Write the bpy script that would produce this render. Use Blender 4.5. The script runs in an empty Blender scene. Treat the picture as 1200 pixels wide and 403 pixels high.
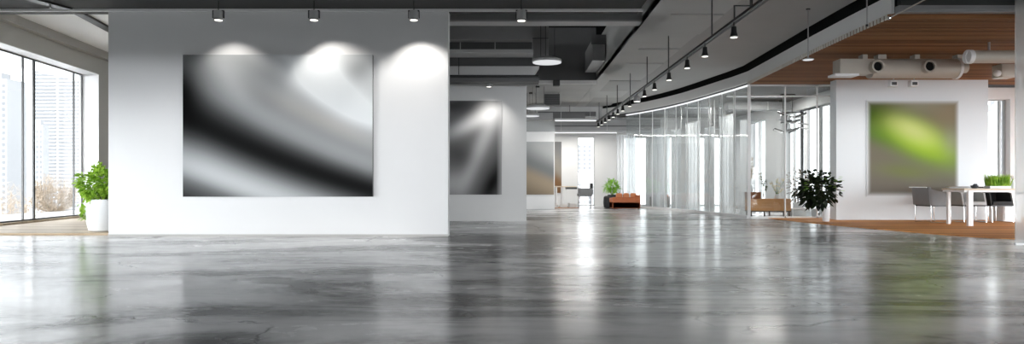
import bpy, bmesh, math, random
from mathutils import Vector, Matrix
PI = math.pi
SC = bpy.context.scene
COL = SC.collection
F = 782.0                       # focal length in pixels of the 1200 px wide frame
H = 0.9                         # eye height
VX, VY = 604.0, 213.0           # vanishing point of the room's long axis


def at(px, py, d):              # survey helper: a sight line cut at depth d
    return Vector(((px - VX) * d / F, d, H - (py - VY) * d / F))


def wx(px, d):
    return (px - VX) * d / F


def wz(py, d):
    return H - (py - VY) * d / F


# ------------------------------------------------------------------ materials
class E:
    """node expression"""
    nt = None

    def __init__(s, sock):
        s.s = sock

    @staticmethod
    def m(op, a, b=None, c=None, clamp=False):
        n = E.nt.nodes.new('ShaderNodeMath')
        n.operation = op
        n.use_clamp = clamp
        for i, v in enumerate((a, b, c)):
            if v is None:
                continue
            if isinstance(v, E):
                E.nt.links.new(v.s, n.inputs[i])
            else:
                n.inputs[i].default_value = v
        return E(n.outputs[0])

    def __add__(a, b): return E.m('ADD', a, b)
    __radd__ = __add__
    def __mul__(a, b): return E.m('MULTIPLY', a, b)
    __rmul__ = __mul__
    def __sub__(a, b): return E.m('SUBTRACT', a, b)
    def __rsub__(a, b): return E.m('SUBTRACT', b, a)
    def __truediv__(a, b): return E.m('DIVIDE', a, b)


def clamp(a): return E.m('ADD', a, 0.0, clamp=True)


def gauss(u, v, cu, cv, su, sv, ang=0.0):
    c, s = math.cos(ang), math.sin(ang)
    du, dv = u - cu, v - cv
    a = (du * c + dv * s) / su
    b = (dv * c - du * s) / sv
    return E.m('POWER', 2.718, (a * a + b * b) * -1.0)


def ramp(fac, stops, interp='B_SPLINE'):
    n = E.nt.nodes.new('ShaderNodeValToRGB')
    cr = n.color_ramp
    cr.interpolation = interp
    while len(cr.elements) > 1:
        cr.elements.remove(cr.elements[-1])
    for i, (p, c) in enumerate(stops):
        if not isinstance(c, (tuple, list)):
            c = (c, c, c)
        e = cr.elements[0] if i == 0 else cr.elements.new(p)
        e.position = p
        e.color = (c[0], c[1], c[2], 1)
    E.nt.links.new(fac.s if isinstance(fac, E) else fac, n.inputs[0])
    return n.outputs[0]


def mixc(fac, a, b, mode='MIX'):
    n = E.nt.nodes.new('ShaderNodeMix')
    n.data_type = 'RGBA'
    n.blend_type = mode
    for inp, v in ((n.inputs[0], fac), (n.inputs[6], a), (n.inputs[7], b)):
        if isinstance(v, E):
            v = v.s
        if isinstance(v, bpy.types.NodeSocket):
            E.nt.links.new(v, inp)
        elif isinstance(v, (tuple, list)):
            inp.default_value = (v[0], v[1], v[2], 1)
        else:
            inp.default_value = v
    return n.outputs[2]


def newmat(name):
    m = bpy.data.materials.new(name)
    m.use_nodes = True
    nt = m.node_tree
    nt.nodes.clear()
    out = nt.nodes.new('ShaderNodeOutputMaterial')
    E.nt = nt
    return m, nt, out


def coords(kind='Object', scale=(1, 1, 1), rot=(0, 0, 0)):
    nt = E.nt
    tc = nt.nodes.new('ShaderNodeTexCoord')
    mp = nt.nodes.new('ShaderNodeMapping')
    mp.inputs['Scale'].default_value = scale
    mp.inputs['Rotation'].default_value = rot
    nt.links.new(tc.outputs[kind], mp.inputs[0])
    return mp.outputs[0]


def noise(vec, scale, detail=4, rough=0.55, dist=0.0):
    n = E.nt.nodes.new('ShaderNodeTexNoise')
    n.inputs['Scale'].default_value = scale
    n.inputs['Detail'].default_value = detail
    n.inputs['Roughness'].default_value = rough
    n.inputs['Distortion'].default_value = dist
    E.nt.links.new(vec, n.inputs['Vector'])
    return E(n.outputs['Fac'])


def pbsdf(nt, out, color=None, rough=0.5, metal=0.0, spec=0.5, link=None):
    b = nt.nodes.new('ShaderNodeBsdfPrincipled')
    if color is not None:
        b.inputs['Base Color'].default_value = (*color, 1)
    if link is not None:
        nt.links.new(link, b.inputs['Base Color'])
    b.inputs['Roughness'].default_value = rough
    b.inputs['Metallic'].default_value = metal
    b.inputs['Specular IOR Level'].default_value = spec
    nt.links.new(b.outputs[0], out.inputs[0])
    return b


def plain(name, color, rough=0.6, metal=0.0, vary=0.06, scale=6.0, spec=0.3, bump=0.0):
    """a surface with faint procedural unevenness"""
    m, nt, out = newmat(name)
    v = coords()
    n = noise(v, scale, 3)
    lo = tuple(max(0, c * (1 - vary)) for c in color)
    hi = tuple(min(1, c * (1 + vary)) for c in color)
    col = mixc(n, lo, hi)
    b = pbsdf(nt, out, None, rough, metal, spec, col)
    if bump:
        bp = nt.nodes.new('ShaderNodeBump')
        bp.inputs['Strength'].default_value = bump
        bp.inputs['Distance'].default_value = 0.01
        nt.links.new(noise(v, scale * 12, 2).s, bp.inputs['Height'])
        nt.links.new(bp.outputs[0], b.inputs['Normal'])
    return m


def emis(name, color, strength):
    m, nt, out = newmat(name)
    e = nt.nodes.new('ShaderNodeEmission')
    e.inputs[0].default_value = (*color, 1)
    e.inputs[1].default_value = strength
    nt.links.new(e.outputs[0], out.inputs[0])
    return m


def glass(name, tint=(0.97, 0.985, 0.985), refl=0.10, white=0.0, rough=0.02):
    """clear sheet: see-through with a facing-dependent mirror and an optional milky share"""
    m, nt, out = newmat(name)
    tr = nt.nodes.new('ShaderNodeBsdfTransparent')
    tr.inputs[0].default_value = (*tint, 1)
    gl = nt.nodes.new('ShaderNodeBsdfGlossy')
    gl.inputs['Roughness'].default_value = rough
    lw = nt.nodes.new('ShaderNodeLayerWeight')
    lw.inputs[0].default_value = 0.25
    f = clamp(E(lw.outputs['Facing']) * E(lw.outputs['Facing']) * 0.5 + refl * 0.5)
    mx = nt.nodes.new('ShaderNodeMixShader')
    nt.links.new(f.s, mx.inputs[0])
    nt.links.new(tr.outputs[0], mx.inputs[1])
    nt.links.new(gl.outputs[0], mx.inputs[2])
    last = mx.outputs[0]
    if white > 0:
        df = nt.nodes.new('ShaderNodeBsdfDiffuse')
        df.inputs[0].default_value = (0.86, 0.88, 0.88, 1)
        tl = nt.nodes.new('ShaderNodeBsdfTranslucent')
        tl.inputs[0].default_value = (0.86, 0.88, 0.88, 1)
        a = nt.nodes.new('ShaderNodeMixShader')
        nt.links.new(df.outputs[0], a.inputs[1])
        nt.links.new(tl.outputs[0], a.inputs[2])
        mx2 = nt.nodes.new('ShaderNodeMixShader')
        mx2.inputs[0].default_value = white
        nt.links.new(last, mx2.inputs[1])
        nt.links.new(a.outputs[0], mx2.inputs[2])
        last = mx2.outputs[0]
    nt.links.new(last, out.inputs[0])
    return m


def leafmat(name, dark, light, scale=30):
    m, nt, out = newmat(name)
    n = noise(coords(), scale, 2)
    col = ramp(n, [(0.35, dark), (0.65, light)], 'LINEAR')
    df = nt.nodes.new('ShaderNodeBsdfPrincipled')
    nt.links.new(col, df.inputs['Base Color'])
    df.inputs['Roughness'].default_value = 0.5
    df.inputs['Specular IOR Level'].default_value = 0.3
    tl = nt.nodes.new('ShaderNodeBsdfTranslucent')
    nt.links.new(col, tl.inputs[0])
    mx = nt.nodes.new('ShaderNodeMixShader')
    mx.inputs[0].default_value = 0.3
    nt.links.new(df.outputs[0], mx.inputs[1])
    nt.links.new(tl.outputs[0], mx.inputs[2])
    nt.links.new(mx.outputs[0], out.inputs[0])
    return m


def woodmat(name, c1, c2, axis='X', scale=1.0, plank=0.0, rough=0.45):
    """grain running along an axis, with optional planks"""
    m, nt, out = newmat(name)
    s = {'X': (0.6, 14, 14), 'Y': (14, 0.6, 14), 'Z': (14, 14, 0.6)}[axis]
    v = coords('Object', tuple(k * scale for k in s))
    n = noise(v, 1.2, 5, 0.6, 0.3)
    v2 = coords('Object', tuple(k * scale * 4 for k in s))
    n2 = noise(v2, 1.0, 3, 0.6)
    f = clamp(n * 1.1 + n2 * 0.5 - 0.3)
    if plank:
        tc = nt.nodes.new('ShaderNodeTexCoord')
        sp = nt.nodes.new('ShaderNodeSeparateXYZ')
        nt.links.new(tc.outputs['Object'], sp.inputs[0])
        y = E(sp.outputs[1 if axis == 'X' else 0])
        wn = nt.nodes.new('ShaderNodeTexWhiteNoise')
        wn.noise_dimensions = '1D'
        nt.links.new(E.m('FLOOR', y / plank).s, wn.inputs['W'])
        f = clamp(f * 0.7 + E(wn.outputs['Value']) * 0.45 - 0.05)
    col = ramp(f, [(0.2, c1), (0.8, c2)], 'LINEAR')
    pbsdf(nt, out, None, rough, 0, 0.18, col)
    return m


def concrete():
    m, nt, out = newmat('polished_concrete')
    v = coords('Object', (0.40, 1.0, 1))
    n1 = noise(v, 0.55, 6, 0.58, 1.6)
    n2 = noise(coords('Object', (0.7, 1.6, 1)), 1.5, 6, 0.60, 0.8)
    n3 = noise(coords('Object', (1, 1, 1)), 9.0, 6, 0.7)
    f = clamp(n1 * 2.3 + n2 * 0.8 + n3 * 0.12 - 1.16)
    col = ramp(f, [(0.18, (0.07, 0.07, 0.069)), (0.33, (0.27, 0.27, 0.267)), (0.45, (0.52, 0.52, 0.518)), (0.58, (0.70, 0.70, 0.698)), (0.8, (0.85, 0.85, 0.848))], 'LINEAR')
    # hairline cracks: warped cell borders, kept only in patches
    vv = coords('Object', (1, 1, 1))
    wn = nt.nodes.new('ShaderNodeTexNoise')
    wn.inputs['Scale'].default_value = 2.6
    wn.inputs['Detail'].default_value = 6
    nt.links.new(vv, wn.inputs['Vector'])
    ad = nt.nodes.new('ShaderNodeVectorMath')
    ad.operation = 'MULTIPLY_ADD'
    nt.links.new(wn.outputs['Color'], ad.inputs[0])
    ad.inputs[1].default_value = (0.55, 0.55, 0)
    nt.links.new(vv, ad.inputs[2])
    vo = nt.nodes.new('ShaderNodeTexVoronoi')
    vo.feature = 'DISTANCE_TO_EDGE'
    vo.inputs['Scale'].default_value = 0.55
    nt.links.new(ad.outputs[0], vo.inputs['Vector'])
    line = clamp(1.0 - E(vo.outputs['Distance']) * 105.0)
    mask = clamp((noise(coords('Object', (1, 1, 1)), 0.75, 3) - 0.49) * 14.0)
    crack = line * mask * 0.9
    col = mixc(crack, col, (0.03, 0.03, 0.03))
    b = pbsdf(nt, out, None, 0.2, 0.0, 0.28, col)
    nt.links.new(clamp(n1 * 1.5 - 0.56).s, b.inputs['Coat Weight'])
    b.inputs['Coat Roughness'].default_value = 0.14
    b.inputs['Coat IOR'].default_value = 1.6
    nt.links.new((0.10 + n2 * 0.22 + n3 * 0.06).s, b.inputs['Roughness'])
    bp = nt.nodes.new('ShaderNodeBump')
    bp.inputs['Strength'].default_value = 0.03
    bp.inputs['Distance'].default_value = 0.02
    nt.links.new(noise(coords('Object', (1, 1, 1)), 5.0, 3).s, bp.inputs['Height'])
    nt.links.new(bp.outputs[0], b.inputs['Normal'])
    nt.links.new(bp.outputs[0], b.inputs['Coat Normal'])
    return m


M = {}
M['wall'] = plain('white_plaster', (0.80, 0.80, 0.80), 0.7, 0, 0.02, 1.5, 0.2)
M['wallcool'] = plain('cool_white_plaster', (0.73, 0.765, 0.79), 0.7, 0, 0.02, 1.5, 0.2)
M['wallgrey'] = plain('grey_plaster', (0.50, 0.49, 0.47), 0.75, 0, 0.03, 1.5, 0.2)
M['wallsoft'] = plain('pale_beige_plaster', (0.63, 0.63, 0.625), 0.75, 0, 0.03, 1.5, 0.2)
M['leftwall'] = plain('taupe_plaster', (0.62, 0.615, 0.59), 0.8, 0, 0.03, 1.5, 0.2)
M['white'] = plain('white_paint', (0.84, 0.84, 0.84), 0.45, 0, 0.015, 3, 0.4)
M['ceilwhite'] = plain('white_ceiling', (0.92, 0.92, 0.92), 0.8, 0, 0.02, 1.0, 0.1)
M['slab'] = plain('dark_slab', (0.065, 0.065, 0.065), 0.7, 0, 0.15, 0.8, 0.2)
M['ceilgrey'] = plain('grey_ceiling', (0.52, 0.52, 0.515), 0.75, 0, 0.08, 1.2, 0.2)
M['ceilgreyb'] = plain('grey_ceiling_panel', (0.62, 0.62, 0.61), 0.7, 0, 0.08, 1.2, 0.2)
M['fascia'] = plain('pale_fascia', (0.84, 0.84, 0.83), 0.6, 0, 0.03, 1.0, 0.3)
M['black'] = plain('black_void', (0.012, 0.012, 0.012), 0.9, 0, 0.2, 2, 0.1)
M['blackmetal'] = plain('black_metal', (0.02, 0.02, 0.02), 0.4, 0.3, 0.1, 5, 0.5)
M['darkgrey'] = plain('dark_grey_metal', (0.07, 0.07, 0.07), 0.5, 0.2, 0.1, 3, 0.4)
M['ductgrey'] = plain('grey_sheet_metal', (0.32, 0.32, 0.32), 0.5, 0.2, 0.08, 1.5, 0.4)
M['ductdark'] = plain('dark_sheet_metal', (0.12, 0.12, 0.12), 0.55, 0.2, 0.1, 1.5, 0.4)
M['ductlight'] = plain('pale_sheet_metal', (0.52, 0.52, 0.52), 0.5, 0.1, 0.06, 1.5, 0.4)
M['ductwarm'] = plain('warm_white_duct', (0.50, 0.46, 0.40), 0.45, 0.05, 0.05, 2, 0.5)
M['steel'] = plain('brushed_steel', (0.55, 0.55, 0.55), 0.28, 0.9, 0.06, 20, 0.5)
M['chrome'] = plain('chrome', (0.75, 0.75, 0.75), 0.12, 1.0, 0.03, 20, 0.5)
M['frame'] = plain('dark_window_frame', (0.07, 0.07, 0.07), 0.4, 0.3, 0.08, 8, 0.5)
M['framegrey'] = plain('grey_window_frame', (0.36, 0.36, 0.35), 0.4, 0.2, 0.05, 8, 0.5)
M['glass'] = glass('clear_window_glass', (0.98, 0.99, 0.99), 0.08)
M['partglass'] = glass('partition_glass', (0.93, 0.95, 0.95), 0.16, 0.10, 0.03)
M['clearpart'] = glass('clear_partition_glass', (0.95, 0.965, 0.965), 0.10, 0.0, 0.02)
M['frost'] = glass('frosted_glass', (0.96, 0.97, 0.97), 0.10, 0.32, 0.15)
M['concrete'] = concrete()
M['woodfloor'] = woodmat('oak_boards', (0.46, 0.165, 0.04), (0.90, 0.42, 0.14), 'X', 0.7, 0.16, 0.6)
M['deck'] = woodmat('pale_oak_boards', (0.42, 0.31, 0.20), (0.72, 0.60, 0.45), 'X', 0.7, 0.2, 0.45)
M['slat'] = woodmat('walnut_slats', (0.15, 0.062, 0.022), (0.36, 0.17, 0.072), 'X', 0.5, 0.102, 0.7)
M['slatend'] = plain('pale_slat_ends', (0.75, 0.72, 0.66), 0.6, 0, 0.05, 20)
M['benchwood'] = woodmat('light_oak', (0.46, 0.22, 0.09), (0.68, 0.38, 0.18), 'X', 1.0, 0, 0.5)
M['brownwood'] = woodmat('brown_oak', (0.20, 0.075, 0.03), (0.34, 0.14, 0.06), 'X', 1.0, 0, 0.5)
M['tabletop'] = woodmat('bleached_oak', (0.62, 0.52, 0.40), (0.80, 0.70, 0.56), 'X', 1.0, 0, 0.4)
M['pot'] = plain('white_glazed_pot', (0.82, 0.83, 0.84), 0.3, 0, 0.015, 5, 0.5)
M['soil'] = plain('dark_soil', (0.05, 0.035, 0.025), 0.9, 0, 0.3, 60, 0.1, 0.5)
M['leaf'] = leafmat('fresh_green_leaves', (0.16, 0.36, 0.02), (0.52, 0.74, 0.10), 9)
M['leaflime'] = leafmat('lime_leaves', (0.16, 0.40, 0.02), (0.40, 0.72, 0.10), 9)
M['leafdark'] = leafmat('dark_ficus_leaves', (0.004, 0.006, 0.004), (0.022, 0.038, 0.012), 14)
M['leafdry'] = leafmat('rusty_dry_leaves', (0.22, 0.17, 0.13), (0.42, 0.38, 0.32), 14)
M['pampas'] = leafmat('pampas_plume', (0.62, 0.52, 0.40), (0.82, 0.74, 0.64), 20)
M['stem'] = plain('brown_stem', (0.16, 0.10, 0.05), 0.8, 0, 0.2, 20)
M['greenstem'] = plain('green_stem', (0.14, 0.24, 0.05), 0.7, 0, 0.2, 20)
M['orange'] = plain('orange_leather', (0.42, 0.115, 0.035), 0.5, 0, 0.12, 8, 0.4, 0.2)
M['orangelight'] = plain('orange_cushion_leather', (0.55, 0.20, 0.08), 0.5, 0, 0.12, 8, 0.4, 0.2)
M['pouf'] = plain('charcoal_upholstery', (0.035, 0.036, 0.038), 0.7, 0, 0.15, 10, 0.3, 0.3)
M['seatgrey'] = plain('grey_upholstery', (0.22, 0.225, 0.23), 0.65, 0, 0.08, 12, 0.3, 0.2)
M['seatpale'] = plain('pale_grey_upholstery', (0.46, 0.465, 0.47), 0.65, 0, 0.08, 12, 0.3, 0.2)
M['seatdark'] = plain('black_upholstery', (0.02, 0.02, 0.021), 0.6, 0, 0.1, 12, 0.3, 0.2)
M['stone'] = plain('dark_stone', (0.06, 0.065, 0.07), 0.8, 0, 0.3, 30, 0.3, 0.6)
M['lens'] = emis('lamp_lens', (1.0, 0.96, 0.88), 1.6)
M['tube'] = emis('light_strip', (0.96, 0.98, 1.0), 0.8)
M['disc'] = emis('lamp_diffuser', (0.96, 0.98, 1.0), 0.55)
M['paper'] = plain('white_paper', (0.75, 0.75, 0.74), 0.8, 0, 0.05, 10)
M['towerw'] = plain('pale_tower_wall', (0.19, 0.193, 0.197), 0.7, 0, 0.06, 0.05, 0.2)
M['towerd'] = plain('grey_tower_glass', (0.075, 0.077, 0.08), 0.5, 0, 0.3, 0.06, 0.3)
M['drytwig'] = plain('bare_tan_twigs', (0.26, 0.205, 0.15), 0.9, 0, 0.2, 2, 0.1)
M['ground'] = plain('pale_bounce_ground', (0.75, 0.74, 0.72), 0.9, 0, 0.1, 0.2, 0.1)
M['darkground'] = plain('dark_unseen_ground', (0.05, 0.05, 0.05), 0.9, 0, 0.2, 0.2, 0.1)
M['rug'] = plain('rust_rug', (0.40, 0.20, 0.10), 0.95, 0, 0.25, 14, 0.1, 0.5)
M['sheer'] = None
M['curtainrail'] = plain('white_rail', (0.8, 0.8, 0.8), 0.4, 0, 0.02, 5, 0.4)


def sheer():
    m, nt, out = newmat('sheer_white_curtain')
    n = noise(coords('Object', (14, 14, 0.3)), 1.0, 3)
    col = ramp(n, [(0.3, (0.70, 0.72, 0.73)), (0.7, (0.92, 0.93, 0.94))], 'LINEAR')
    df = nt.nodes.new('ShaderNodeBsdfDiffuse')
    tl = nt.nodes.new('ShaderNodeBsdfTranslucent')
    tp = nt.nodes.new('ShaderNodeBsdfTransparent')
    nt.links.new(col, df.inputs[0])
    nt.links.new(col, tl.inputs[0])
    a = nt.nodes.new('ShaderNodeMixShader')
    a.inputs[0].default_value = 0.6
    nt.links.new(df.outputs[0], a.inputs[1])
    nt.links.new(tl.outputs[0], a.inputs[2])
    b = nt.nodes.new('ShaderNodeMixShader')
    b.inputs[0].default_value = 0.82
    nt.links.new(tp.outputs[0], b.inputs[1])
    nt.links.new(a.outputs[0], b.inputs[2])
    nt.links.new(b.outputs[0], out.inputs[0])
    return m


M['sheer'] = sheer()


def uvE(nt):
    tc = nt.nodes.new('ShaderNodeTexCoord')
    sp = nt.nodes.new('ShaderNodeSeparateXYZ')
    nt.links.new(tc.outputs['UV'], sp.inputs[0])
    return E(sp.outputs[0]), 1.0 - E(sp.outputs[1])      # u to the right, v downwards


def paint_silver():
    m, nt, out = newmat('silver_wave_print')
    u, v = uvE(nt)
    yc = 0.40 + u * 0.70 - u * u * 0.16
    dd = v - yc
    s = dd * (1.0 + u * (1.1 - 0.75 * E.m('GREATER_THAN', dd, 0.0)))
    t = (s + 1.2) * 0.55                                  # -1.2..0.62 -> 0..1
    def p(x): return (x + 1.2) * 0.55
    base = ramp(t, [(0.0, .62), (p(-.95), .60), (p(-.80), .38), (p(-.66), .44), (p(-.5), .30), (p(-.38), .38), (p(-.27), .30), (p(-.18), .12), (p(-.09), .03), (p(.0), .006), (p(.06), .010), (p(.11), .04), (p(.17), .13), (p(.24), .34), (p(.33), .62), (p(.40), .52), (p(.47), .14), (p(.56), .05), (p(.6), .03)])
    bE = E(nt.nodes.new('ShaderNodeRGBToBW').outputs[0])
    nt.links.new(base, bE.s.node.inputs[0])
    val = bE + gauss(u, v, 0.73, 0.16, 0.22, 0.11, 0.9) * 0.8 + gauss(u, v, 0.95, 0.42, 0.20, 0.10, 0.5) * 0.35
    val = val + gauss(u, v, 0.24, 0.16, 0.22, 0.07, 1.0) * 0.18
    val = val * (1.0 - gauss(u, v, 0.0, 0.28, 0.11, 0.34) * 0.95) * (1.0 - gauss(u, v, 0.50, 0.08, 0.10, 0.12, 0.8) * 0.25)
    val = val * (1.0 - gauss(u, v, 0.92, 0.10, 0.07, 0.10, 0.7) * 0.3)
    val = E.m('MINIMUM', val, 0.86)
    warm = gauss(u, v, 0.72, 0.46, 0.34, 0.06, 0.55) * 0.8
    col = mixc(1.0, mixc(warm, (0.97, 1.0, 1.01), (1.03, 0.99, 0.93)), val, 'MULTIPLY')
    cb = nt.nodes.new('ShaderNodeCombineColor')
    for i in range(3):
        nt.links.new(val.s, cb.inputs[i])
    col = mixc(1.0, mixc(warm, (0.96, 0.99, 1.0), (1.0, 0.97, 0.92)), cb.outputs[0], 'MULTIPLY')
    pbsdf(nt, out, None, 0.8, 0, 0.08, col)
    return m


def paint_fan():
    m, nt, out = newmat('grey_fan_print')
    u, v = uvE(nt)
    val = 0.16 + gauss(u, v, 0.72, 0.25, 0.27, 0.075, 2.57) * 0.42 + gauss(u, v, 0.80, 0.55, 0.42, 0.065, 1.90) * 0.30
    val = val + gauss(u, v, 0.90, 0.16, 0.10, 0.16) * 0.22 + gauss(u, v, 0.56, 0.88, 0.14, 0.12, 2.3) * 0.22  # first blob paints the spotlight's bright centre into the print
    val = val * (1.0 - gauss(u, v, 0.92, 0.88, 0.10, 0.36, 0.35) * 0.95)
    val = val * (1.0 - gauss(u, v, 0.58, 0.05, 0.20, 0.09, -0.2) * 0.6) * (1.0 - gauss(u, v, 0.64, 0.58, 0.13, 0.16, 2.2) * 0.45)
    val = E.m('MAXIMUM', val, 0.008)
    edge = clamp((u - 0.955) * 22.0)
    val = val * (1.0 - edge) + edge * (val * 0.5 + 0.30)
    cb = nt.nodes.new('ShaderNodeCombineColor')
    for i in range(3):
        nt.links.new(val.s, cb.inputs[i])
    pbsdf(nt, out, None, 0.8, 0, 0.08, cb.outputs[0])
    return m


def paint_green():
    m, nt, out = newmat('lime_glow_print')
    u, v = uvE(nt)
    col = mixc(clamp(v * 1.1), (0.25, 0.22, 0.15), (0.23, 0.21, 0.18))
    col = mixc(gauss(u, v, 0.86, 0.12, 0.22, 0.2), col, (0.34, 0.27, 0.18))
    col = mixc(gauss(u, v, 0.55, 0.02, 0.35, 0.12) * 0.7, col, (0.46, 0.44, 0.33))
    col = mixc(gauss(u, v, 0.12, 0.16, 0.26, 0.17, 0.3), col, (0.035, 0.085, 0.012))
    col = mixc(gauss(u, v, 0.22, 0.36, 0.30, 0.10, 0.2) * 0.8, col, (0.11, 0.24, 0.03))
    col = mixc(gauss(u, v, 0.60, 0.49, 0.42, 0.13, 0.38) * 0.95, col, (0.17, 0.35, 0.03))
    col = mixc(gauss(u, v, 0.58, 0.40, 0.36, 0.15, 0.45), col, (0.56, 0.84, 0.06))
    col = mixc(gauss(u, v, 0.50, 0.31, 0.26, 0.11, 0.42), col, (0.86, 0.96, 0.34))
    col = mixc(gauss(u, v, 0.92, 0.42, 0.10, 0.14) * 0.5, col, (0.48, 0.52, 0.36))
    col = mixc(gauss(u, v, 0.42, 0.74, 0.30, 0.08, 0.1) * 0.55, col, (0.24, 0.30, 0.07))
    du = E.m('ABSOLUTE', u - 0.5)
    dv = E.m('ABSOLUTE', v - 0.5)
    edge = clamp((E.m('MAXIMUM', du, dv) - 0.44) * 16.5)
    col = mixc(edge * edge, mixc(1.0, col, (0.72, 0.72, 0.70), 'MULTIPLY'), (0.73, 0.765, 0.79))
    pbsdf(nt, out, None, 0.8, 0, 0.06, col)
    return m


def paint_haze(name, c1, c2, c3):
    m, nt, out = newmat(name)
    u, v = uvE(nt)
    t = clamp(v * 0.85 - u * 0.25 + 0.15)
    col = ramp(t, [(0.05, c1), (0.4, c2), (0.62, c3), (0.95, tuple(x * 0.6 for x in c3))], 'EASE')
    pbsdf(nt, out, None, 0.8, 0, 0.06, col)
    return m


M['p_silver'] = paint_silver()
M['p_fan'] = paint_fan()
M['p_green'] = paint_green()
M['p_haze'] = paint_haze('grey_gold_haze_print', (0.42, 0.43, 0.43), (0.20, 0.21, 0.21), (0.36, 0.29, 0.21))
M['p_brown'] = paint_haze('brown_grey_print', (0.16, 0.16, 0.16), (0.24, 0.22, 0.19), (0.18, 0.10, 0.05))


# ------------------------------------------------------------------ mesh helpers
class MB:
    def __init__(s):
        s.bm = bmesh.new()

    def box(s, x0, x1, y0, y1, z0, z1, bev=0.0, mat=None):
        c = bmesh.ops.create_cube(s.bm, size=1.0)
        vs = c['verts']
        bmesh.ops.scale(s.bm, vec=(x1 - x0, y1 - y0, z1 - z0), verts=vs)
        bmesh.ops.translate(s.bm, vec=((x0 + x1) / 2, (y0 + y1) / 2, (z0 + z1) / 2), verts=vs)
        if bev:
            es = list({e for v in vs for e in v.link_edges})
            r = bmesh.ops.bevel(s.bm, geom=es, offset=bev, segments=2, affect='EDGES', profile=0.6)
            vs = list({v for f in r['faces'] for v in f.verts} | {v for v in vs if v.is_valid})
        if mat is not None:
            bmesh.ops.transform(s.bm, matrix=mat, verts=[v for v in vs if v.is_valid])
        return s

    def cyl(s, p0, p1, r0, r1=None, seg=16, caps=True):
        r1 = r0 if r1 is None else r1
        p0, p1 = Vector(p0), Vector(p1)
        d = p1 - p0
        L = d.length
        if L < 1e-6:
            return s
        q = d.to_track_quat('Z', 'Y').to_matrix().to_4x4()
        q.translation = (p0 + p1) / 2
        bmesh.ops.create_cone(s.bm, cap_ends=caps, cap_tris=False, segments=seg, radius1=r0, radius2=r1, depth=L, matrix=q)
        return s

    def tube(s, pts, r, seg=8):
        for a, b in zip(pts, pts[1:]):
            s.cyl(a, b, r, r, seg)
        for p in pts[1:-1]:
            s.ball(p, r, 8, 6)
        return s

    def ball(s, c, r, u=16, v=10, sc=(1, 1, 1)):
        mt = Matrix.Translation(Vector(c)) @ Matrix.Diagonal((*sc, 1))
        bmesh.ops.create_uvsphere(s.bm, u_segments=u, v_segments=v, radius=r, matrix=mt)
        return s

    def lathe(s, prof, c=(0, 0, 0), seg=24):
        c = Vector(c)
        rings = []
        for r, z in prof:
            rings.append([s.bm.verts.new((c.x + r * math.cos(2 * PI * i / seg), c.y + r * math.sin(2 * PI * i / seg), c.z + z)) for i in range(seg)])
        for a, b in zip(rings, rings[1:]):
            for i in range(seg):
                j = (i + 1) % seg
                s.bm.faces.new((a[i], a[j], b[j], b[i]))
        if prof[0][0] > 1e-4:
            s.bm.faces.new(list(reversed(rings[0])))
        if prof[-1][0] > 1e-4:
            s.bm.faces.new(rings[-1])
        return s

    def poly(s, pts, z0, z1):
        """upright prism over a plan outline"""
        a = [s.bm.verts.new((x, y, z0)) for x, y in pts]
        b = [s.bm.verts.new((x, y, z1)) for x, y in pts]
        s.bm.faces.new(list(reversed(a)))
        s.bm.faces.new(b)
        n = len(pts)
        for i in range(n):
            j = (i + 1) % n
            s.bm.faces.new((a[i], a[j], b[j], b[i]))
        return s

    def quad(s, *p):
        s.bm.faces.new([s.bm.verts.new(q) for q in p])
        return s

    def leaf(s, base, d, up, L, W, droop=0.25):
        """a pointed leaf folded along its midrib and bent downwards"""
        base, d = Vector(base), Vector(d).normalized()
        side = d.cross(Vector(up))
        if side.length < 1e-3:
            side = Vector((1, 0, 0))
        side.normalize()
        n = side.cross(d).normalized()
        def P(t, w):
            return base + d * (L * t) - Vector((0, 0, droop * L * t * t)) + side * w * W - n * abs(w) * W * 0.35
        b = s.bm.verts.new(P(0, 0))
        m1, m2, tip = s.bm.verts.new(P(.4, 0)), s.bm.verts.new(P(.75, 0)), s.bm.verts.new(P(1, 0))
        l1, l2 = s.bm.verts.new(P(.35, .5)), s.bm.verts.new(P(.72, .34))
        r1, r2 = s.bm.verts.new(P(.35, -.5)), s.bm.verts.new(P(.72, -.34))
        for f in ((b, m1, l1), (m1, m2, l2, l1), (m2, tip, l2), (b, r1, m1), (m1, r1, r2, m2), (m2, r2, tip)):
            s.bm.faces.new(f)
        return s

    def build(s, name, mat, parent=None, smooth=False, origin=None):
        bmesh.ops.recalc_face_normals(s.bm, faces=s.bm.faces[:])
        me = bpy.data.meshes.new(name)
        if origin is not None:
            bmesh.ops.translate(s.bm, vec=-Vector(origin), verts=s.bm.verts[:])
        s.bm.to_mesh(me)
        s.bm.free()
        for mm in (mat if isinstance(mat, (list, tuple)) else [mat]):
            me.materials.append(mm)
        if smooth:
            try:
                for p in me.polygons:
                    p.use_smooth = True
                me.set_sharp_from_angle(angle=math.radians(40))
            except Exception:
                pass
        o = bpy.data.objects.new(name, me)
        COL.objects.link(o)
        if origin is not None:
            o.location = origin
        if parent is not None:
            o.parent = parent
        return o


def tag(o, label, cat, group=None, kind=None):
    o['label'] = label
    o['category'] = cat
    if group:
        o['group'] = group
    if kind:
        o['kind'] = kind
    return o


def thing(name, loc, label, cat, group=None, rz=0.0):
    o = bpy.data.objects.new(name, None)
    o.empty_display_size = 0.1
    COL.objects.link(o)
    o.location = loc
    o.rotation_euler = (0, 0, rz)
    return tag(o, label, cat, group)


def struct(name, mb, mat, parent=None, label=None):
    o = mb.build(name, mat, parent)
    if parent is None:
        o['kind'] = 'structure'
        if label:
            o['label'] = label
    return o


def copy_tree(o, parent=None):
    c = o.copy()
    COL.objects.link(c)
    if parent is not None:
        c.parent = parent
    for ch in list(o.children):
        copy_tree(ch, c)
    return c


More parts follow.
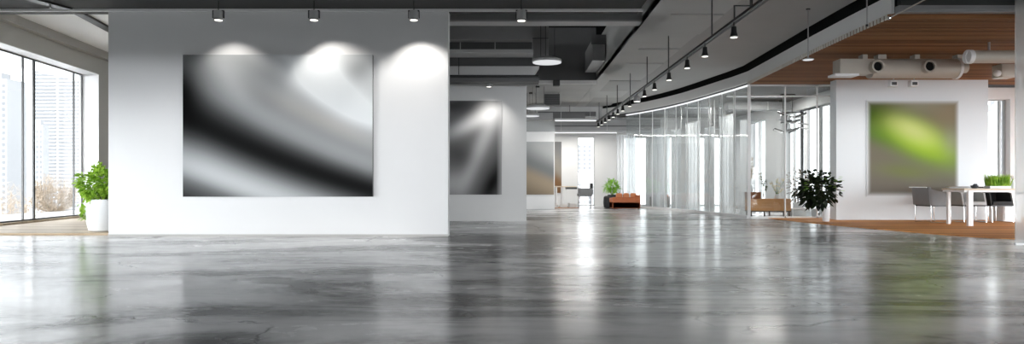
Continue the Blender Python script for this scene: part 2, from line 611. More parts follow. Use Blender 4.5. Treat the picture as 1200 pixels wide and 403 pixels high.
ORD = ['nearest', 'second nearest', 'third', 'fourth', 'fifth', 'sixth', 'seventh', 'eighth', 'ninth', 'tenth', 'eleventh', 'twelfth', 'thirteenth', 'fourteenth', 'fifteenth']

# ------------------------------------------------------------------ plan of the building
BACK = 25.0
CURVE = [(5.46, 9.7), (5.48, 11.0), (5.53, 12.5), (5.62, 14.3), (5.72, 16.4), (5.62, 17.3), (5.47, 18.2), (5.30, 19.3), (5.10, 20.4), (4.82, 21.5), (4.45, 22.6), (3.95, 23.7), (3.2, 24.85)]


def curve_x(y):
    for (x0, y0), (x1, y1) in zip(CURVE, CURVE[1:]):
        if y0 <= y <= y1:
            return x0 + (x1 - x0) * (y - y0) / (y1 - y0)
    return CURVE[0][0] if y < CURVE[0][1] else CURVE[-1][0]


def lw_x(y, off=0.0):           # inner face of the left wall, which is not quite square to the room
    return -10.30 + 0.1346 * (16.5 - y) - off


YF = -7.0                       # the room's open front, behind the camera
# floors
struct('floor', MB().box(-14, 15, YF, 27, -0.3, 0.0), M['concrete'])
struct('floor_boards_right', MB().poly([(6.2, 16.45), (6.25, 16.0), (6.38, 14.9), (6.6, 13.8), (6.80, 12.85), (7.02, 12.0), (7.25, 11.2), (7.55, 10.7), (7.95, 10.3), (8.6, 9.95), (14.4, 9.9), (14.4, 17.0), (8.15, 17.0), (8.1, 16.45)], 0.0, 0.012), M['woodfloor'])
struct('floor_deck_left', MB().poly([(-6.3, 11.25), (-6.3, 18), (lw_x(18, .4), 18), (lw_x(11.25, .4), 11.25)], 0.0, 0.035), M['deck'])
# main partition and the other walls
MW0, MW1 = wx(127, 11.0), wx(525, 11.0)
struct('wall_center', MB().box(MW0, MW1, 11.0, 11.28, 0.0, 3.73), M['wall'])
struct('baseboard_center', MB().box(MW0, MW1, 10.985, 11.0, 0.0, 0.035), M['wallgrey'])
struct('trim_1', MB().box(-12, 2.1, 10.93, 10.998, 3.70, 3.735), M['fascia'])
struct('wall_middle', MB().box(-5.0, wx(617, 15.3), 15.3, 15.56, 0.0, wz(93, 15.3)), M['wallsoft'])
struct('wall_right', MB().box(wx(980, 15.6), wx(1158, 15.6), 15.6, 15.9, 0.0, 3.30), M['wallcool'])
struct('wall_inner', MB().box(-1.2, wx(650, 22.0), 22.0, 22.12, 0.0, 2.55), M['wall'])
# back wall with four tall openings
WB = [(wx(677, BACK), wx(697, BACK)), (4.05, 4.95), (5.25, 6.15), (6.5, 7.15), (7.45, 8.1)]
WT = 2.58
mb = MB()
x = -12.0
for a, b in WB:
    mb.box(x, a, BACK, BACK + 0.3, 0, WT)
    x = b
mb.box(x, 8.5, BACK, BACK + 0.3, 0, WT)
mb.box(-12, 8.5, BACK, BACK + 0.3, WT, 5.0)
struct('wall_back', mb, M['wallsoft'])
WN = [0]


def window_unit(p0, p1, z0, z1, depth_dir, bars=(), fr=0.045, mat='frame', dep=0.07):
    """frame, bars and pane between two plan points"""
    WN[0] += 1
    p0, p1 = Vector((p0[0], p0[1], 0)), Vector((p1[0], p1[1], 0))
    L = (p1 - p0).length
    e = (p1 - p0).normalized()
    ang = math.atan2(e.y, e.x)
    mt = Matrix.Translation(p0) @ Matrix.Rotation(ang, 4, 'Z')
    root = bpy.data.objects.new('window_%d' % WN[0], None)
    COL.objects.link(root)
    root['kind'] = 'structure'
    h = dep / 2
    f = MB()
    f.box(0, L, -h, h, z0, z0 + fr, mat=mt).box(0, L, -h, h, z1 - fr, z1, mat=mt)
    f.box(0, fr, -h, h, z0, z1, mat=mt).box(L - fr, L, -h, h, z0, z1, mat=mt)
    f.build('frame', M[mat], root)
    for (a, b, kind) in bars:
        MB().box(a, b, -h * 1.2, h * 1.2, z0 + fr, z1 - fr, mat=mt).build('mullion', M[kind], root)
    MB().box(fr * .5, L - fr * .5, -0.006, 0.006, z0 + fr * .5, z1 - fr * .5, mat=mt).build('pane', M['glass'], root)
    return root


for a, b in WB:
    window_unit((a, BACK + 0.15), (b, BACK + 0.15), 0.0, WT, 1, fr=0.03, mat='framegrey')

# left wall: long ribbon of floor-to-head glazing, deep reveal
LE = 16.5                       # far jamb
HEAD = 3.56
def lpoly(y0, y1, o0, o1, z0, z1):
    return [(lw_x(y0, o0), y0), (lw_x(y1, o0), y1), (lw_x(y1, o1), y1), (lw_x(y0, o1), y0)]
mb = MB()
mb.poly(lpoly(YF, 26, 0, .5, 0, 0), HEAD, 4.25)
mb.poly(lpoly(LE, 26, 0, .5, 0, 0), 0.0, HEAD)
mb.poly(lpoly(YF, 1.0, 0, .5, 0, 0), 0.0, HEAD)
mb.poly(lpoly(1.0, 12.30, 0, .5, 0, 0), 2.25, HEAD)  # unseen lowered heads, shaped to darken the top of the white wall
struct('wall_left', mb, M['leftwall'])
mb = MB()
mb.poly(lpoly(LE - 0.012, LE, 0.0, .44, 0, 0), 0.035, HEAD)
mb.poly(lpoly(YF, LE, 0.0, .44, 0, 0), HEAD - 0.012, HEAD)
struct('trim_2', mb, M['white'])
struct('trim_3', MB().poly(lpoly(YF, LE, .28, .44, 0, 0), 0.0, 0.075), M['deck'])
ys = [LE - 0.03]
while ys[-1] > 2.0:
    ys.append(ys[-1] - 2.03)
for y1, y0 in zip(ys, ys[1:]):
    L = (Vector((lw_x(y1), y1)) - Vector((lw_x(y0), y0))).length
    window_unit((lw_x(y0, .40), y0), (lw_x(y1, .40), y1), 0.075, (HEAD - 0.012 if y1 > 12.4 else 2.25), 1,
                bars=((L - 0.41, L - 0.385, 'frame'),), fr=0.03, dep=0.03)
# right bay: far wall with a window, side wall with windows
WR = (wx(1146, 17.0), wx(1184, 17.0))
mb = MB().box(8.2, WR[0], 17.0, 17.3, 0, 3.3).box(WR[1], 15, 17.0, 17.3, 0, 3.3).box(WR[0], WR[1], 17.0, 17.3, wz(116, 17.0), 3.3)
struct('wall_far_right', mb, M['wall'])
window_unit((WR[0], 17.2), (WR[1], 17.2), 0.0, wz(116, 17.0), 1, bars=((WR[1] - WR[0] - 0.16, WR[1] - WR[0] - 0.12, 'framegrey'),), fr=0.03, mat='framegrey')
mb = MB().box(8.2, 8.5, 20.6, 21.9, 0, 3.3).box(8.2, 8.5, 23.6, 25, 0, 3.3).box(8.2, 8.5, 21.9, 23.6, 2.98, 3.3).box(8.2, 8.5, 17.0, 20.6, 2.98, 3.3)
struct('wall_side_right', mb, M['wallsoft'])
window_unit((8.35, 17.05), (8.35, 18.25), 0.0, 2.98, 1, bars=((0.55, 0.6, 'framegrey'),), mat='framegrey')
window_unit((8.35, 18.25), (8.35, 19.45), 0.0, 2.98, 1, bars=((0.75, 0.95, 'white'),), mat='frame')
window_unit((8.35, 19.45), (8.35, 20.6), 0.0, 2.98, 1, bars=((0.5, 0.54, 'white'),), mat='white')
window_unit((8.35, 21.9), (8.35, 23.6), 0.0, 2.98, 1, bars=((0.8, 0.9, 'white'),), mat='white')
mb = MB().box(14.4, 14.7, YF, 2.0, 0, 4.4).box(14.4, 14.7, 15.0, 17.3, 0, 4.4).box(14.4, 14.7, 2.0, 15.0, 3.1, 4.4)
struct('wall_outer_right', mb, M['wall'])
for k in range(5):  # unseen windows added to light the right wall from its side
    window_unit((14.55, 2.0 + 2.6 * k), (14.55, 4.6 + 2.6 * k), 0.0, 3.1, 1, bars=((1.28, 1.32, 'frame'),), mat='framegrey')

# rear wall behind the camera: unseen low opening, deep header shaped to darken upper walls
mb = MB().box(-14, 15, YF - .3, YF, 1.75, 5.2)
for x in (-10, -5.2, -.4, 4.4, 9.2, 14):
    mb.box(x - .12, x + .12, YF - .2, YF, 0, 1.75)
struct('wall_front', mb, M['wallgrey'])

# ------------------------------------------------------------------ ceilings
struct('ceiling_front', MB().box(-14, 2.05, YF, 11.3, 3.735, 4.1), M['slab'])
struct('ceiling_light_block', MB().box(-8.1, 2.05, 4.7, 5.0, 2.42, 3.735), M['slab'])  # unseen beam added to keep rear light off the white wall's top
struct('ceiling_left', MB().box(-14, -4.0, 11.3, 26, 4.13, 4.4), M['ceilwhite'])
struct('trim_4', MB().poly([(lw_x(11.3), 11.3), (lw_x(26), 26), (lw_x(26, -.16), 26), (lw_x(11.3, -.16), 11.3)], 3.95, 4.13), M['wallgrey'])
struct('ceiling_roof', MB().box(-14, 15, YF, 27, 5.2, 5.4), M['black'])
# panelled strip of the right-hand ceiling (with seams) and the plain strip beside the fascia
mb = MB()
yy = 4.0
widths = [2.6, 2.6, 2.0, 1.5, 1.5, 1.6, 1.6, 1.6, 1.6, 1.6, 1.6, 2.0]
for i, w in enumerate(widths):
    mb.box(2.25, 3.5, yy + 0.012, yy + w - 0.012, 3.70 + (0.0, 0.035, 0.012)[i % 3], 3.84)
    yy += w
struct('ceiling_panels', mb, M['ceilgreyb'])
pts = [(3.5, YF)] + [(5.20, YF)] + [(x - 0.24, y) for x, y in CURVE] + [(2.6, 26), (3.5, 26)]
pts = [(3.5, YF), (5.34, YF)] + [(max(x - 0.12, 3.52), y) for x, y in CURVE if y < 24.4] + [(3.5, 24.4)]
struct('ceiling_plain', MB().poly(pts, 3.75, 4.0), M['ceilgrey'])
struct('ceiling_edge', MB().box(2.25, 2.6, YF, 26, 3.70, 4.75), M['ceilgreyb'])
struct('ceiling_gap', MB().box(3.4, 15, YF, 9.7, 4.2, 4.3).box(3.4, 6.6, 9.7, 26, 4.0, 4.1), M['black'])
struct('ceiling_rear', MB().box(-4, 3.5, 18.65, 26, 3.71, 3.85), M['ceilgrey'])
struct('ceiling_upstand', MB().box(-4, 2.25, 18.6, 18.65, 3.71, 5.2), M['ductdark'])
struct('trim_5', MB().box(wx(617, 18.55), 2.25, 18.50, 18.598, 3.62, 3.715), M['fascia'])
# curved fascia with the lit edge along the glazing
mb = MB()
o = 0.05
outer = [(x, y) for x, y in CURVE]
inner = [(x + o, y) for x, y in CURVE]
mb.poly(outer + inner[::-1], 3.35, 3.62)
struct('trim_6', mb, M['fascia'])
mb = MB()
mb.poly([(x + .05, y) for x, y in CURVE] + [(x + .10, y) for x, y in CURVE][::-1], 3.36, 4.2)
struct('trim_7', mb, M['black'])
# slatted timber ceiling
mb = MB()
me_ = MB()
y = 9.75
n = 0
while y < 16.3:
    x0 = curve_x(y) - 0.035
    mb.box(x0 + 0.012, 14.4, y, y + 0.062, 3.285, 3.345)
    me_.box(x0, x0 + 0.012, y + 0.002, y + 0.060, 3.27, 3.345)
    y += 0.102
    n += 1
sl = struct('ceiling_slats', mb, M['slat'])
me_.build('slat_ends', M['slatend'], sl)
struct('ceiling_slat_bed', MB().poly([(curve_x(9.7) + .06, 9.7), (14.4, 9.7), (14.4, 17.0)] + [(curve_x(t) + .06, t) for t in (16.4, 14.3, 12.5, 11.0)], 3.35, 3.45), M['brownwood'])
struct('ceiling_right', MB().poly([(14.4, 17.3), (14.4, 17.301), (8.5, 17.302), (8.5, 25)] + [(min(x + .07, 8.4), y) for x, y in CURVE[::-1] if y > 16.35], 3.30, 3.4), M['ductdark'])
struct('ceiling_bulkhead', MB().box(5.55, 14.4, 9.60, 9.70, 3.44, 4.3), M['slab'])
struct('trim_8', MB().box(5.52, 14.4, 9.57, 9.60, 3.375, 3.405).box(5.52, 14.4, 9.60, 9.70, 3.34, 3.44), M['ductgrey'])

# ------------------------------------------------------------------ overhead ducts of the central void
t = thing('ceiling_beam', (0.5, 12.0, 3.77), 'broad grey transverse beam above the far corridor, just behind the white wall', 'beam')
MB().box(-1.7, 1.75, -0.12, 0.12, 0.0, 0.55).build('web', M['ductgrey'], t)
MB().box(-1.7, 1.75, -0.16, 0.16, -0.03, 0.0).build('flange', M['ductlight'], t)
D1 = 13.2
t = thing('hanging_air_duct', (-1.2, D1, wz(46, D1)), 'upper grey flat fronted duct box beside the white wall corner', 'duct')
MB().box(-2.0, wx(624, D1) + 1.2, 0, 0.28, 0.0, wz(26, D1) - wz(46, D1) + .25).build('casing', M['ductgrey'], t)
D2 = 13.5
t = thing('hanging_air_duct', (-1.2, D2, wz(62, D2)), 'dark duct with pale lower lip and two pale vertical ribs', 'duct')
h2 = wz(46, D2) - wz(62, D2)
MB().box(-2.0, wx(622, D2) + 1.2, 0.1, 0.5, 0.06, h2 + .1).build('casing', M['ductdark'], t)
MB().box(-2.0, wx(625, D2) + 1.2, -0.02, 0.5, 0.0, 0.07).build('lip', M['ductlight'], t)
for px in (539, 580):
    MB().box(wx(px, D2) + 1.2 - .008, wx(px, D2) + 1.2 + .008, 0.07, 0.1, 0.07, h2 + .05).build('rib', M['ductlight'], t)
D3 = 14.2
t = thing('hanging_air_duct', (-1.2, D3, wz(90, D3)), 'lowest duct run with sloped pale underside above the fan patterned picture', 'duct')
z1, z2, z3 = wz(88, D3) - wz(90, D3), wz(78, D3) - wz(90, D3), wz(63, D3) - wz(90, D3)
xe = wx(632, D3) + 1.2
mb = MB()
for (xa, xb) in ((-2.0, xe),):
    mb.quad((xa, 0.0, z1), (xb - .12, 0.0, z1), (xb, -0.05, z2), (xa, -0.05, z2))
    mb.quad((xa, 0.0, z1), (xa, .35, z1), (xb - .12, .35, z1), (xb - .12, 0.0, z1))
    mb.quad((xb - .12, 0.0, z1), (xb - .12, .35, z1), (xb, .35, z2), (xb, -.05, z2))
    mb.quad((xa, -0.05, z2), (xb, -0.05, z2), (xb, .35, z2), (xa, .35, z2))
    mb.quad((xa, 0, z1), (xa, -.05, z2), (xa, .35, z2), (xa, .35, z1))
    mb.quad((xa, .35, z1), (xa, .35, z2), (xb, .35, z2), (xb - .12, .35, z1))
mb.build('sloped_casing', M['ductlight'], t)
MB().box(-2.0, xe - .15, 0.02, .35, z2, z3).build('upper_casing', M['ductdark'], t)
MB().box(-2.0, xe - .02, -0.03, 0.12, 0, z1).build('lower_rail', M['blackmetal'], t)
MB().box(-2.0, xe, 0.1, .5, -.09, 0.0).build('bottom_pan', M['ductdark'], t)
MB().cyl((wx(538, D3) + 1.2, -0.07, z1), (wx(538, D3) + 1.2, -0.07, z3 + .1), 0.009, seg=8).build('hanger_rod', M['blackmetal'], t)
t = thing('hanging_air_duct', (wx(633, 14.6), 14.6, wz(68, 14.6)), 'short grey vertical duct drop behind the round lit disc lamp', 'duct')
MB().box(wx(624, 14.6) - wx(633, 14.6), wx(643, 14.6) - wx(633, 14.6), 0, .35, 0, 1.6).build('casing', M['ductgrey'], t)
MB().box(wx(624, 14.6) - wx(633, 14.6) - .01, wx(643, 14.6) - wx(633, 14.6) + .01, -.01, .36, .42, .44).build('joint_band', M['ductdark'], t)
t = thing('hanging_air_duct', (2.09, 16.5, 3.9), 'grey boxy duct end hanging in the dark ceiling void', 'duct')
MB().box(-.18, .12, 0, 1.8, 0, .55).build('casing', M['ductgrey'], t)
MB().box(-.22, .14, -.08, 0.0, .40, .62).build('flange', M['ductdark'], t)
# dark back face of the void is the ceiling_rear block; a small speaker hangs on its pale lip
t = thing('ceiling_speaker', (wx(652, 18.4), 18.4, 3.60), 'small dark box speaker on the pale lip of the rear ceiling', 'speaker')
MB().box(-.09, .09, -.08, .10, -.06, .10, 0.01).build('cabinet', M['blackmetal'], t)
MB().box(-.075, .075, -.09, -.079, -.045, .085).build('grille', M['darkgrey'], t)
# further ducts near the back
t = thing('ceiling_vent', (wx(647, 21.0), 21.0, wz(123, 21.0)), 'dark square air vent hanging below the rear ceiling', 'vent')
MB().box(-.24, .24, 0, .12, 0, .35).build('box', M['ductdark'], t)
mb = MB()
for k in range(7):
    mb.box(-.23, .23, -.02, 0, .02 + k * .046, .05 + k * .046)
mb.build('louvre', M['darkgrey'], t)
MB().cyl((0.2, .06, .35), (0.2, .06, 3.71 - wz(123, 21.0)), .012, seg=8).build('hanger_rod', M['ductgrey'], t)
t = thing('hanging_air_duct', (.9, 21.6, wz(140, 21.6)), 'wide low grey duct crossing above the frosted partition', 'duct')
MB().box(-2.2, wx(648, 21.6) - .9, 0, .5, 0, .22, .01).build('casing', M['ductgrey'], t)
MB().box(wx(648, 21.6) - .9, wx(686, 21.6) - .9, .05, .45, .04, .20, .01).build('reducer', M['ductdark'], t)
t = thing('hanging_air_duct', (3.0, 23.6, wz(136, 23.6)), 'long dark duct across the far end of the track', 'duct')
MB().box(-2.2, -.15, 0, .35, 0, .16, .01).build('casing', M['ductdark'], t)
MB().box(-2.2, -.15, -.03, .38, -.03, 0).build('lip', M['ductgrey'], t)
t = thing('ceiling_baffle', (1.8, 24.4, wz(155, 24.4) + .05), 'dark bulkhead baffle hanging above the far window', 'baffle')
MB().box(-2.4, 3.5, 0, .25, 0, .42).build('panel', M['ductgrey'], t)
MB().box(-2.4, 3.5, -.02, .0, .16, .2).build('rib', M['ductdark'], t)
for dx in (-1.5, .2, 1.8):
    MB().cyl((dx, .12, .42), (dx, .12, 3.71 - wz(155, 24.4) - .05), .01, seg=8).build('hanger_rod', M['blackmetal'], t)


def strip_light(px0, px1, py, d, label):
    x0, x1 = wx(px0, d), wx(px1, d)
    t = thing('linear_pendant_lamp', ((x0 + x1) / 2, d, wz(py, d)), label, 'lamp', 'linear ceiling lamps at the back')
    L = (x1 - x0) / 2
    MB().box(-L, L, -.04, .04, .03, .08).build('housing', M['ductlight'], t)
    MB().box(-L + .01, L - .01, -.035, .035, 0.0, .03, .008).build('diffuser', M['tube'], t)
    for dx in (-L * .7, L * .7):
        MB().cyl((dx, 0, .08), (dx, 0, 3.71 - wz(py, d)), .005, seg=6).build('wire', M['steel'], t)


strip_light(650, 699, 142, 20.8, 'upper white linear lamp above the frosted partition edge')
strip_light(646, 723, 156, 24.0, 'lower and longer white linear lamp in front of the far window head')
strip_light(724, 786, 146.5, 22.2, 'white linear lamp tucked beside the curved glass at the far end') if False else None


def disc_lamp(px, py, d, r, top, label):
    t = thing('disc_pendant_lamp', (wx(px, d), d, wz(py, d)), label, 'lamp', 'round disc pendant lamps')
    MB().lathe([(r * .6, .10), (r * .98, .055), (r, .02), (r * .985, 0.0)], seg=40).build('shade', M['ductlight'], t, True)
    MB().lathe([(r * .96, -0.012), (r * .96, 0.004)], seg=40).build('diffuser', M['disc'], t)
    for a in (0.3, 2.4, 4.5):
        MB().cyl((r * .55 * math.cos(a), r * .55 * math.sin(a), .10), (r * .55 * math.cos(a), r * .55 * math.sin(a), top - wz(py, d)), .006, seg=6).build('wire', M['blackmetal'], t)
    MB().cyl((0, 0, top - wz(py, d) - .04), (0, 0, top - wz(py, d)), .06, seg=16).build('canopy', M['blackmetal'], t)
    return t


disc_lamp(641, 73, 14.0, 0.31, 5.2, 'large lit round disc lamp near the corner of the fan picture wall')
disc_lamp(630, 127, 19.6, 0.36, 3.71, 'second lit disc lamp, below the dark square vent')
disc_lamp(622, 136, 21.0, 0.27, 3.71, 'smallest lit disc lamp, lowest of the three over the frosted partition')

# ------------------------------------------------------------------ spot lamps
def spot_parts(t, r, hgt, drop, style=0):
    """mount stem, can and glowing lens; origin at the top of the stem"""
    MB().cyl((0, 0, 0), (0, 0, -drop), .008, seg=8).build('stem', M['blackmetal'], t)
    if style == 0:
        MB().lathe([(r * .45, -drop), (r * .62, -drop - hgt * .05), (r * .72, -drop - hgt * .55), (r, -drop - hgt * .9), (r * 1.02, -drop - hgt * .93)], seg=20).build('can', M['blackmetal'], t, True)
        MB().lathe([(r * 1.06, -drop - hgt), (r * 1.06, -drop - hgt * .92), (r * .9, -drop - hgt * .92)], seg=20).build('rim', M['steel'], t)
    elif style == 1:
        MB().lathe([(r * .25, -drop), (r * .8, -drop - hgt * .2), (r, -drop - hgt * .6), (r, -drop - hgt * .95)], seg=24).build('can', M['ductgrey'], t, True)
        MB().lathe([(r * 1.02, -drop - hgt), (r * 1.02, -drop - hgt * .94), (r * .9, -drop - hgt * .94)], seg=20).build('rim', M['steel'], t)
    else:
        MB().lathe([(r * .8, -drop), (r, -drop - hgt * .08), (r, -drop - hgt * .95)], seg=24).build('can', M['ductlight'], t, True)
        MB().lathe([(r * 1.05, -drop - hgt), (r * 1.05, -drop - hgt * .9), (r * .9, -drop - hgt * .9)], seg=20).build('rim', M['chrome'], t)
        MB().box(-r * 1.22, -r * 1.1, -.02, .02, -drop - hgt * .8, -drop - .0).build('bracket', M['blackmetal'], t)
        MB().box(r * 1.1, r * 1.22, -.02, .02, -drop - hgt * .8, -drop - .0).build('bracket', M['blackmetal'], t)
        MB().box(-r * 1.22, r * 1.22, -.02, .02, -drop - .012, -drop + .002).build('yoke', M['blackmetal'], t)
    MB().lathe([(r * .82, -drop - hgt * 1.0 - .004), (r * .82, -drop - hgt * .97)], seg=20).build('lens', M['lens'], t)


def spot_light(t, loc, target, power, angle, blend, rad=0.03, col=(1.0, 0.965, 0.92)):
    l = bpy.data.lights.new('beam', 'SPOT')
    l.energy = power
    l.spot_size = math.radians(angle)
    l.spot_blend = blend
    l.shadow_soft_size = rad
    l.color = col
    o = bpy.data.objects.new('beam', l)
    COL.objects.link(o)
    o.parent = t
    o.location = Vector(loc)
    d = Vector(target) - Vector(loc)
    o.rotation_euler = d.to_track_quat('-Z', 'Y').to_euler()
    return o


SD = 10.45
for px, nm, pw, dx in ((256, 'leftmost', 22, 0.02), (368, 'middle', 34, .17), (485, 'rightmost', 46, .04)):
    zt = 3.735
    t = thing('wall_spotlight', (wx(px, SD), SD, zt), '%s of the three silver can spotlights above the big silver wave picture wall' % nm, 'spotlight', 'silver spotlights above the big picture')
    spot_parts(t, .072, .15, zt - wz(12.5, SD), 2)
    z = wz(24, SD) - zt - .02
    spot_light(t, (0, 0, z), (dx * 1.2, .33, z - .94), pw * .8, 106, 0.6)
t = thing('pendant_spotlight', (wx(611, 10.4), 10.4, 3.735), 'grey can spotlight hanging alone over the corridor, right of the white wall', 'spotlight')
spot_parts(t, .072, .165, 3.735 - wz(12, 10.4), 2)
# short black track beside it
t = thing('ceiling_track', (0, 12.6, wz(25.5, 12.6)), 'short black ceiling track under the transverse beam over the corridor', 'track')
MB().box(wx(500, 12.6), wx(662, 12.6), -.02, .02, 0, .03).build('rail', M['blackmetal'], t)
MB().box(wx(500, 12.6), wx(660, 12.6), -.02, .02, -.025, -.002).build('conduit', M['ductlight'], t)
for px in (535, 600, 655):
    MB().cyl((wx(px, 12.6), 0, .03), (wx(px, 12.6), 0, 5.2 - wz(25.5, 12.6)), .007, seg=6).build('hanger_rod', M['blackmetal'], t)
t = thing('wall_spotlight', (wx(573, 14.6), 14.6, wz(92.5, 14.4)), 'small silver spotlight under the duct, above the fan patterned picture', 'spotlight')
spot_parts(t, .06, .10, .04, 1)
spot_light(t, (0, 0, -.2), (0.0, .62, -.95), 30, 88, 0.9)

# left ceiling slot track
t = thing('ceiling_track', (-8.2, 12.4, 4.13), 'black recessed track slot running across the white left bay ceiling', 'track')
a, b = at(66, 3.5, 1), at(127, 35.5, 1)
pA = (-8.05 + 8.2, 11.35 - 12.4)
pB = (-9.15 + 8.2, 17.2 - 12.4)
ex = Vector((pB[0] - pA[0], pB[1] - pA[1], 0)).normalized()
px_ = Vector((-ex.y, ex.x, 0)) * .09
MB().poly([(pA[0] - px_.x, pA[1] - px_.y), (pA[0] + px_.x, pA[1] + px_.y), (pB[0] + px_.x, pB[1] + px_.y), (pB[0] - px_.x, pB[1] - px_.y)], -.045, 0.0).build('rail', M['blackmetal'], t)
MB().cyl((0.02, -.2, -.11), (0.02, -.2, -.04), .02, seg=10).build('socket', M['steel'], t)
t = thing('ceiling_track', (-7.2, 10.4, 3.735), 'black track slot with a small hook under the dark front slab', 'track')
MB().poly([(-.62, -.9), (-.44, -.9), (-.02, .48), (-.2, .48)], -.03, 0.0).build('rail', M['blackmetal'], t)
MB().cyl((-.12, .1, -.10), (-.12, .1, -.03), .012, seg=8).build('hook', M['steel'], t)

# the long track with its row of lamps
TX, TZ = 2.96, 3.06
t = thing('lighting_track', (TX, 15, TZ), 'long dark ceiling track running away above the concrete floor to the far window', 'track')
MB().box(-.022, .022, -10.5, 9.3, 0, .035).build('rail', M['blackmetal'], t)
MB().cyl((.062, -10.5, .0155), (.062, 9.3, .0155), .014, seg=8).build('conduit', M['ductgrey'], t)
for y in (8.4, 10.05, 12.9, 15.0, 17.2, 19.4, 21.6, 23.6):
    MB().cyl((0, y - 15, .035), (0, y - 15, 3.72 - TZ), .011, seg=8).build('hanger_rod', M['darkgrey'], t)
MB().box(0, .26, 9.05 - 15 - .01, 9.05 - 15 + .01, .22, .235).build('bracket_arm', M['blackmetal'], t)
MB().cyl((0.01, 9.05 - 15, .02), (0.01, 9.05 - 15, .235), .012, seg=8).build('bracket_post', M['darkgrey'], t)
MB().cyl((0.25, 9.05 - 15, .22), (0.25, 9.05 - 15, 3.70 - TZ), .010, seg=8).build('bracket_post', M['blackmetal'], t)
lampD = [9.04, 10.42, 11.5, 12.86, 14.2, 15.3, 16.25, 17.3, 18.4, 19.3, 20.2, 21.1, 22.0, 22.9, 23.8]
protos = {}
for i, d in enumerate(lampD):
    big = (i == 6)
    kind = 1 if big else 0
    where = 'from the camera end' if i > 1 else ''
    lab = ('pale dome shaped spotlight, the only dome on the long ceiling track' if big else
           '%s black spotlight on the long ceiling track, counted from the camera' % ORD[i])
    if kind in protos:
        t = copy_tree(protos[kind])
        t['label'] = lab
        t.location = (TX, d, TZ)
    else:
        t = thing('track_spotlight', (TX, d, TZ), lab, 'spotlight', 'spotlights on the long ceiling track')
        if kind == 0:
            spot_parts(t, .054, .15, .055, 0)
        else:
            spot_parts(t, .085, .16, .05, 1)
        protos[kind] = t
    t.name = 'track_spotlight'
# rods with tiny disc lamps below the right ceiling edge
for px, y1, d, lab in ((947, 70, 11.0, 'thin rod pendant with flat white disc in front of the pale curved fascia'), (1016, 31, 9.8, 'thin bare hanging rod nearer the camera, by the front corner of the timber ceiling')):
    t = thing('rod_pendant_lamp', (wx(px, d), d, 3.75), lab, 'lamp')
    z = wz(y1, d) - 3.75
    MB().cyl((0, 0, 0), (0, 0, z), .010, seg=8).build('rod', M['steel'], t)
    MB().cyl((0, 0, -.012), (0, 0, 0), .035, seg=16).build('ceiling_rose', M['blackmetal'], t)
    if px == 947:
        MB().lathe([(.03, z + .03), (.09, z + .01), (.095, z)], seg=20).build('shade', M['ductlight'], t)
        MB().lathe([(.08, z - .006), (.08, z + .002)], seg=20).build('diffuser', M['disc'], t)
    else:
        t.name = 'suspension_rod'
        t['category'] = 'rod'
        MB().cyl((0, 0, z), (0, 0, z + .03), .018, seg=12).build('end_clamp', M['blackmetal'], t)
t = thing('hanging_cable', (0, 0, 0), 'thin pale steel cable rising from the front corner of the timber ceiling', 'cable')
MB().cyl(at(1042, 21, 9.5), at(1096, -7, 9.4), .010, seg=8).build('wire', M['steel'], t)
MB().ball(at(1042, 21, 9.5), .028).build('anchor', M['chrome'], t)

# ------------------------------------------------------------------ pictures
def picture(name, x0, x1, y, z0, z1, thick, mat, label, edge):
    t = thing(name, ((x0 + x1) / 2, y, z0), label, 'picture')
    w = (x1 - x0) / 2
    h = z1 - z0
    MB().box(-w, w, -thick, 0, 0, h).build('stretcher', edge, t)
    me = bpy.data.meshes.new('canvas')
    bm = bmesh.new()
    vs = [bm.verts.new(p) for p in ((-w, -thick - .002, 0), (w, -thick - .002, 0), (w, -thick - .002, h), (-w, -thick - .002, h))]
    f = bm.faces.new(vs)
    uv = bm.loops.layers.uv.new()
    for l, c in zip(f.loops, ((0, 0), (1, 0), (1, 1), (0, 1))):
        l[uv].uv = c
    bm.to_mesh(me)
    bm.free()
    me.materials.append(mat)
    o = bpy.data.objects.new('canvas', me)
    COL.objects.link(o)
    o.parent = t
    return t


dk = M['darkgrey']
picture('wall_picture', wx(214, 10.93), wx(436.5, 10.93), 11.0, wz(230.5, 10.93), wz(64, 10.93), .06, M['p_silver'], 'huge silver and black wave picture on the white wall under three spotlights', dk)
picture('wall_picture', -3.0, wx(588, 15.26), 15.3, wz(228, 15.26), wz(118, 15.26), .03, M['p_fan'], 'blurred grey picture with fanning streaks on the second wall, half hidden', M['wallgrey'])
picture('wall_picture', wx(1016, 15.56), wx(1124.5, 15.56), 15.6, wz(230, 15.56), wz(117.5, 15.56), .02, M['p_green'], 'square lime green and taupe picture on the right wall behind the table', M['wallcool'])
picture('wall_picture', wx(605, 21.96), wx(649, 21.96), 22.0, wz(228, 21.96), wz(166, 21.96), .03, M['p_haze'], 'hazy grey and gold picture on the far inner partition', M['wallgrey'])
picture('wall_picture', wx(632, 24.96), wx(658, 24.96), 25.0, wz(226, 24.96), wz(166, 24.96), .03, M['p_brown'], 'narrow strip of a brown grey picture on the back wall', M['wallgrey'])
# frosted top light over the inner partition
struct('trim_9', MB().box(-1.2, wx(650, 22.0), 22.03, 22.09, 2.55, wz(140, 22.0)), M['frost'])

